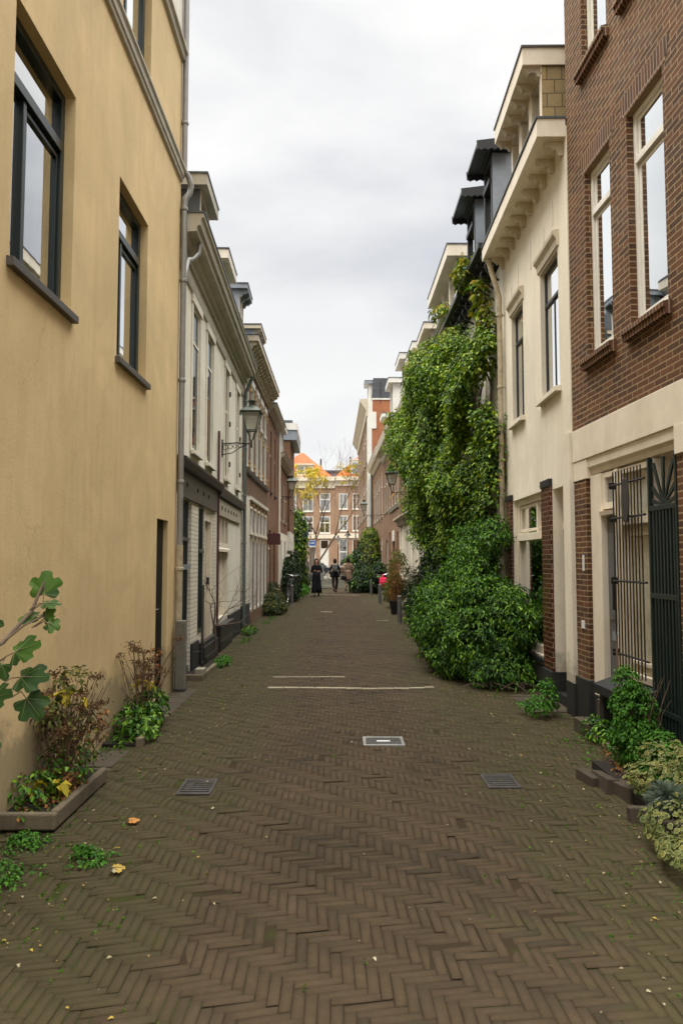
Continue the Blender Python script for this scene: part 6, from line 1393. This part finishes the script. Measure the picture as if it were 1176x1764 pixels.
# ================================================================== people
def skinned(name, pts, edges, mat, parent, root=0, sub=1):
    me = bpy.data.meshes.new(name); me.from_pydata([p[0] for p in pts], edges, []); me.update(); me.materials.append(M[mat])
    o = bpy.data.objects.new(name, me); S.collection.objects.link(o); o.parent = parent
    md = o.modifiers.new('skin', 'SKIN'); md.use_smooth_shade = True
    for i, p in enumerate(pts):
        r_ = p[1]; me.skin_vertices[0].data[i].radius = r_ if isinstance(r_, tuple) else (r_, r_)
        me.skin_vertices[0].data[i].use_root = (i == root)
    s_ = o.modifiers.new('sub', 'SUBSURF'); s_.levels = sub; s_.render_levels = sub
    return o
def person(loc, rz, label, H_, fl, fr, al, ar, coatmat, legmat, coat_len, hairlen, shoe='rubber', lean=0):
    """faces local -Y. fl/fr: feet (x,y,z, knee y); al/ar: elbow and wrist positions"""
    t = empty('person', loc, label, 'person', None, rz); k_ = H_/1.7
    def v(x, y, z): return (x*k_, y*k_, z*k_)
    pts = []; E_ = []
    def ad(p, r_, par=None):
        pts.append((v(*p), (r_[0]*k_, r_[1]*k_) if isinstance(r_, tuple) else r_*k_)); i = len(pts)-1
        if par is not None: E_.append((par, i))
        return i
    pel = ad((0, 0, .93), (.14, .10)); ab = ad((0, 0, 1.08), (.125, .09), pel); ch = ad((0, .0, 1.28), (.155, .10), ab); nk0 = ad((0, .0, 1.42), (.07, .06), ch); nk = ad((0, -.01, 1.48), .052, nk0)
    hd = ad((0, -.015, 1.55), (.07, .085), nk); hd2 = ad((0, -.01, 1.63), (.075, .09), hd); ad((0, 0, 1.69), (.045, .055), hd2)
    legs = []; arms = []
    for s_, ft in ((-1, fl), (1, fr)):
        hp = ad((s_*.09, 0, .86), .085, pel); kn = ad((s_*.10, ft[3], .48), .055, hp); an = ad((s_*.10+ft[0], ft[1], .09+ft[2]), .036, kn); he = ad((s_*.10+ft[0], ft[1]-.06, .04+ft[2]), .034, an); ad((s_*.11+ft[0], ft[1]-.16, .03+ft[2]*.5), (.036, .022), he)
        legs.append((hp, kn, an))
    for s_, am in ((-1, al), (1, ar)):
        sh = ad((s_*.17, 0, 1.38), .052, ch); el = ad(am[0], .038, sh); wr = ad(am[1], .026, el)
        d_ = (Vector(am[1])-Vector(am[0])).normalized(); pm = Vector(am[1])+d_*.05; pa = ad(tuple(pm), (.034, .016), wr)
        sd = d_.cross(Vector((0, 1, 0)));
        if sd.length < .1: sd = Vector((1, 0, 0))
        sd.normalize()
        for j, (o_, l_) in enumerate(((-.027, .062), (-.009, .075), (.009, .07), (.027, .055))):
            b0_ = ad(tuple(pm+sd*o_+d_*.03), .009, pa); ad(tuple(pm+sd*o_*1.1+d_*(.03+l_)+Vector((0, -.012, 0))), .007, b0_)
        ad(tuple(pm+sd*.05+d_*.02), .010, pa); arms.append((sh, el, wr))
    body = skinned('body', pts, E_, 'skin', t)
    g = lambda i: Vector(pts[i][0])
    # trousers
    tp = [((0, 0, .92*k_), (.155*k_, .115*k_)), ((0, 0, 1.0*k_), (.145*k_, .105*k_))]; te = [(0, 1)]
    for hp, kn, an in legs:
        n0 = len(tp); tp += [(tuple(g(hp)), .105*k_), (tuple(g(kn)), .078*k_), (tuple(g(an)+Vector((0, 0, .02))), .062*k_)]; te += [(0, n0), (n0, n0+1), (n0+1, n0+2)]
    skinned('trousers', tp, te, legmat, t)
    # coat: sleeves and chest
    cp = [((0, .01, 1.0*k_), (.165*k_, .125*k_)), ((0, .01, 1.15*k_), (.155*k_, .115*k_)), ((0, .01, 1.3*k_), (.185*k_, .13*k_)), ((0, .0, 1.43*k_), (.095*k_, .085*k_))]; ce = [(0, 1), (1, 2), (2, 3)]
    for sh, el, wr in arms:
        n0 = len(cp); cp += [(tuple(g(sh)), .075*k_), (tuple(g(el)), .058*k_), (tuple(g(wr)*.98+g(el)*.02), .045*k_)]; ce += [(2, n0), (n0, n0+1), (n0+1, n0+2)]
    coat = skinned('coat', cp, ce, coatmat, t)
    if coat_len:
        mb = MB(); n_ = 20; z1_ = 1.12*k_; z0_ = coat_len*k_; rows = []
        for i in range(6):
            q = i/5; z_ = z1_+(z0_-z1_)*q; rr = .155+.085*q
            rows.append((rr*k_, z_))
        vs = []; fs = []
        for i, (rr, z_) in enumerate(rows):
            for j in range(n_):
                a = 2*math.pi*j/n_; w_ = 1+.06*i/5*math.sin(a*5+i*.4); vs.append((rr*math.cos(a)*w_, rr*.78*math.sin(a)*w_+.05*k_*lean*i/5, z_+.015*math.sin(a*3)*i/5))
        for i in range(5):
            for j in range(n_): fs.append((i*n_+j, i*n_+(j+1) % n_, (i+1)*n_+(j+1) % n_, (i+1)*n_+j))
        mb.add(vs, fs); mb.sm = True; sk = mb.build('coat_skirt', coatmat, coat); so_ = sk.modifiers.new('solid', 'SOLIDIFY'); so_.thickness = .012
    # hair
    hb = MB(); hb.lathe([(.02, .13), (.065, .115), (.098, .06), (.102, .0), (.098, -.05), (.09, -.08-hairlen*.5), (.07, -.09-hairlen)], (0, .028*k_, 1.62*k_), 14, sx=.92*k_, sy=.93*k_); hb.sm = True; hb.build('hair', 'hair', t)
    for s_ in (-1, 1):
        MB().lathe([(.002, -.008), (.010, -.003), (.010, .003), (.002, .008)], (s_*.032*k_, -.098*k_, 1.605*k_), 8).build('eye', 'hair', body)
        MB().lathe([(.004, -.03), (.014, -.01), (.016, .01), (.006, .03)], (s_*.083*k_, .0, 1.59*k_), 8).build('ear', 'skin', body)
        f_ = fl if s_ < 0 else fr
        MB().ext([(f_[1]*k_+.03, f_[2]*k_), (f_[1]*k_-.2, f_[2]*k_*.5), (f_[1]*k_-.21, f_[2]*k_*.5+.04), (f_[1]*k_-.08, f_[2]*k_+.10), (f_[1]*k_+.03, f_[2]*k_+.10)], (s_*.105+f_[0])*k_-.048, (s_*.105+f_[0])*k_+.048).build('shoe', shoe, t, .015)
    MB().ext([(-.10*k_, 1.60*k_), (-.125*k_, 1.565*k_), (-.10*k_, 1.56*k_)], -.014, .014).build('nose', 'skin', body, .004); MB().box(-.025, .025, -.108*k_, -.09*k_, 1.527*k_, 1.535*k_).build('mouth', 'maroon', body)
    return t
Z = Vector
person((-1.13, 33.8, 0), R(4), 'person in a long black coat and dark headscarf like hair walking toward the camera', 1.66, (0, -.18, 0, -.12), (0, .16, .03, .0), ((-.24, -.02, 1.12), (-.12, -.22, 1.16)), ((.25, -.04, 1.12), (.10, -.22, 1.14)), 'blackcloth', 'blackcloth', .16, .14, 'rubber', 1)
person((-.33, 38.0, 0), R(180), 'person in black jacket and dark brown trousers walking away with a backpack', 1.66, (.05, -.05, 0, -.05), (-.06, .2, .08, .05), ((-.26, .02, 1.12), (-.25, -.02, .88)), ((.26, .02, 1.12), (.24, -.03, .90)), 'blackcloth', 'browncloth', .78, .02)
person((.33, 38.2, 0), R(180), 'person in a knee length tan hooded coat and beige trousers walking away', 1.72, (.0, -.12, 0, -.1), (0, .2, .1, .05), ((-.26, .02, 1.12), (-.22, -.12, .95)), ((.26, .03, 1.12), (.30, -.08, .92)), 'camel', 'beigecloth', .60, .02, 'slabcloth' if False else 'greycloth')
t = empty('backpack', (-.33, 37.83, 1.02), 'grey backpack on the person in the middle', 'backpack')
MB().ext([(.0, 0), (-.14, .02), (-.17, .2), (-.13, .38), (-.03, .44), (.0, .42)], -.13, .13).build('backpack_body', 'greycloth', t, .03); MB().ext([(-.145, .05), (-.2, .06), (-.2, .18), (-.155, .2)], -.09, .09).build('pocket', 'greycloth', t, .015)
t = empty('backpack', (.06, 37.98, .98), 'small tan shoulder bag between the two walkers', 'bag'); MB().ext([(-.1, 0), (.1, 0), (.12, .3), (.04, .36), (-.06, .36), (-.12, .28)], -.12, .1).build('bag_body', 'camel', t, .04)
t = empty('handbag', (.13, 38.0, .62), 'black handbag carried by the person in the tan coat', 'bag'); MB().ext([(-.06, 0), (.06, 0), (.04, .2), (-.04, .2)], -.15, .13).build('bag_body', 'blackcloth', t, .02); MB().tube([(-.08, 0, .19), (-.05, 0, .36), (.05, 0, .36), (.07, 0, .19)], .01, 6).build('bag_handle', 'blackcloth', t)
t = empty('handbag', (-1.42, 33.75, .72), 'dark shoulder bag at the side of the person in the long black coat', 'bag'); MB().ext([(-.07, 0), (.07, 0), (.06, .26), (-.05, .26)], -.08, .1).build('bag_body', 'greycloth', t, .03); MB().tube([(-.05, 0, .25), (.03, .0, .45), (.1, .0, .62)], .01, 5).build('bag_strap', 'greycloth', t)
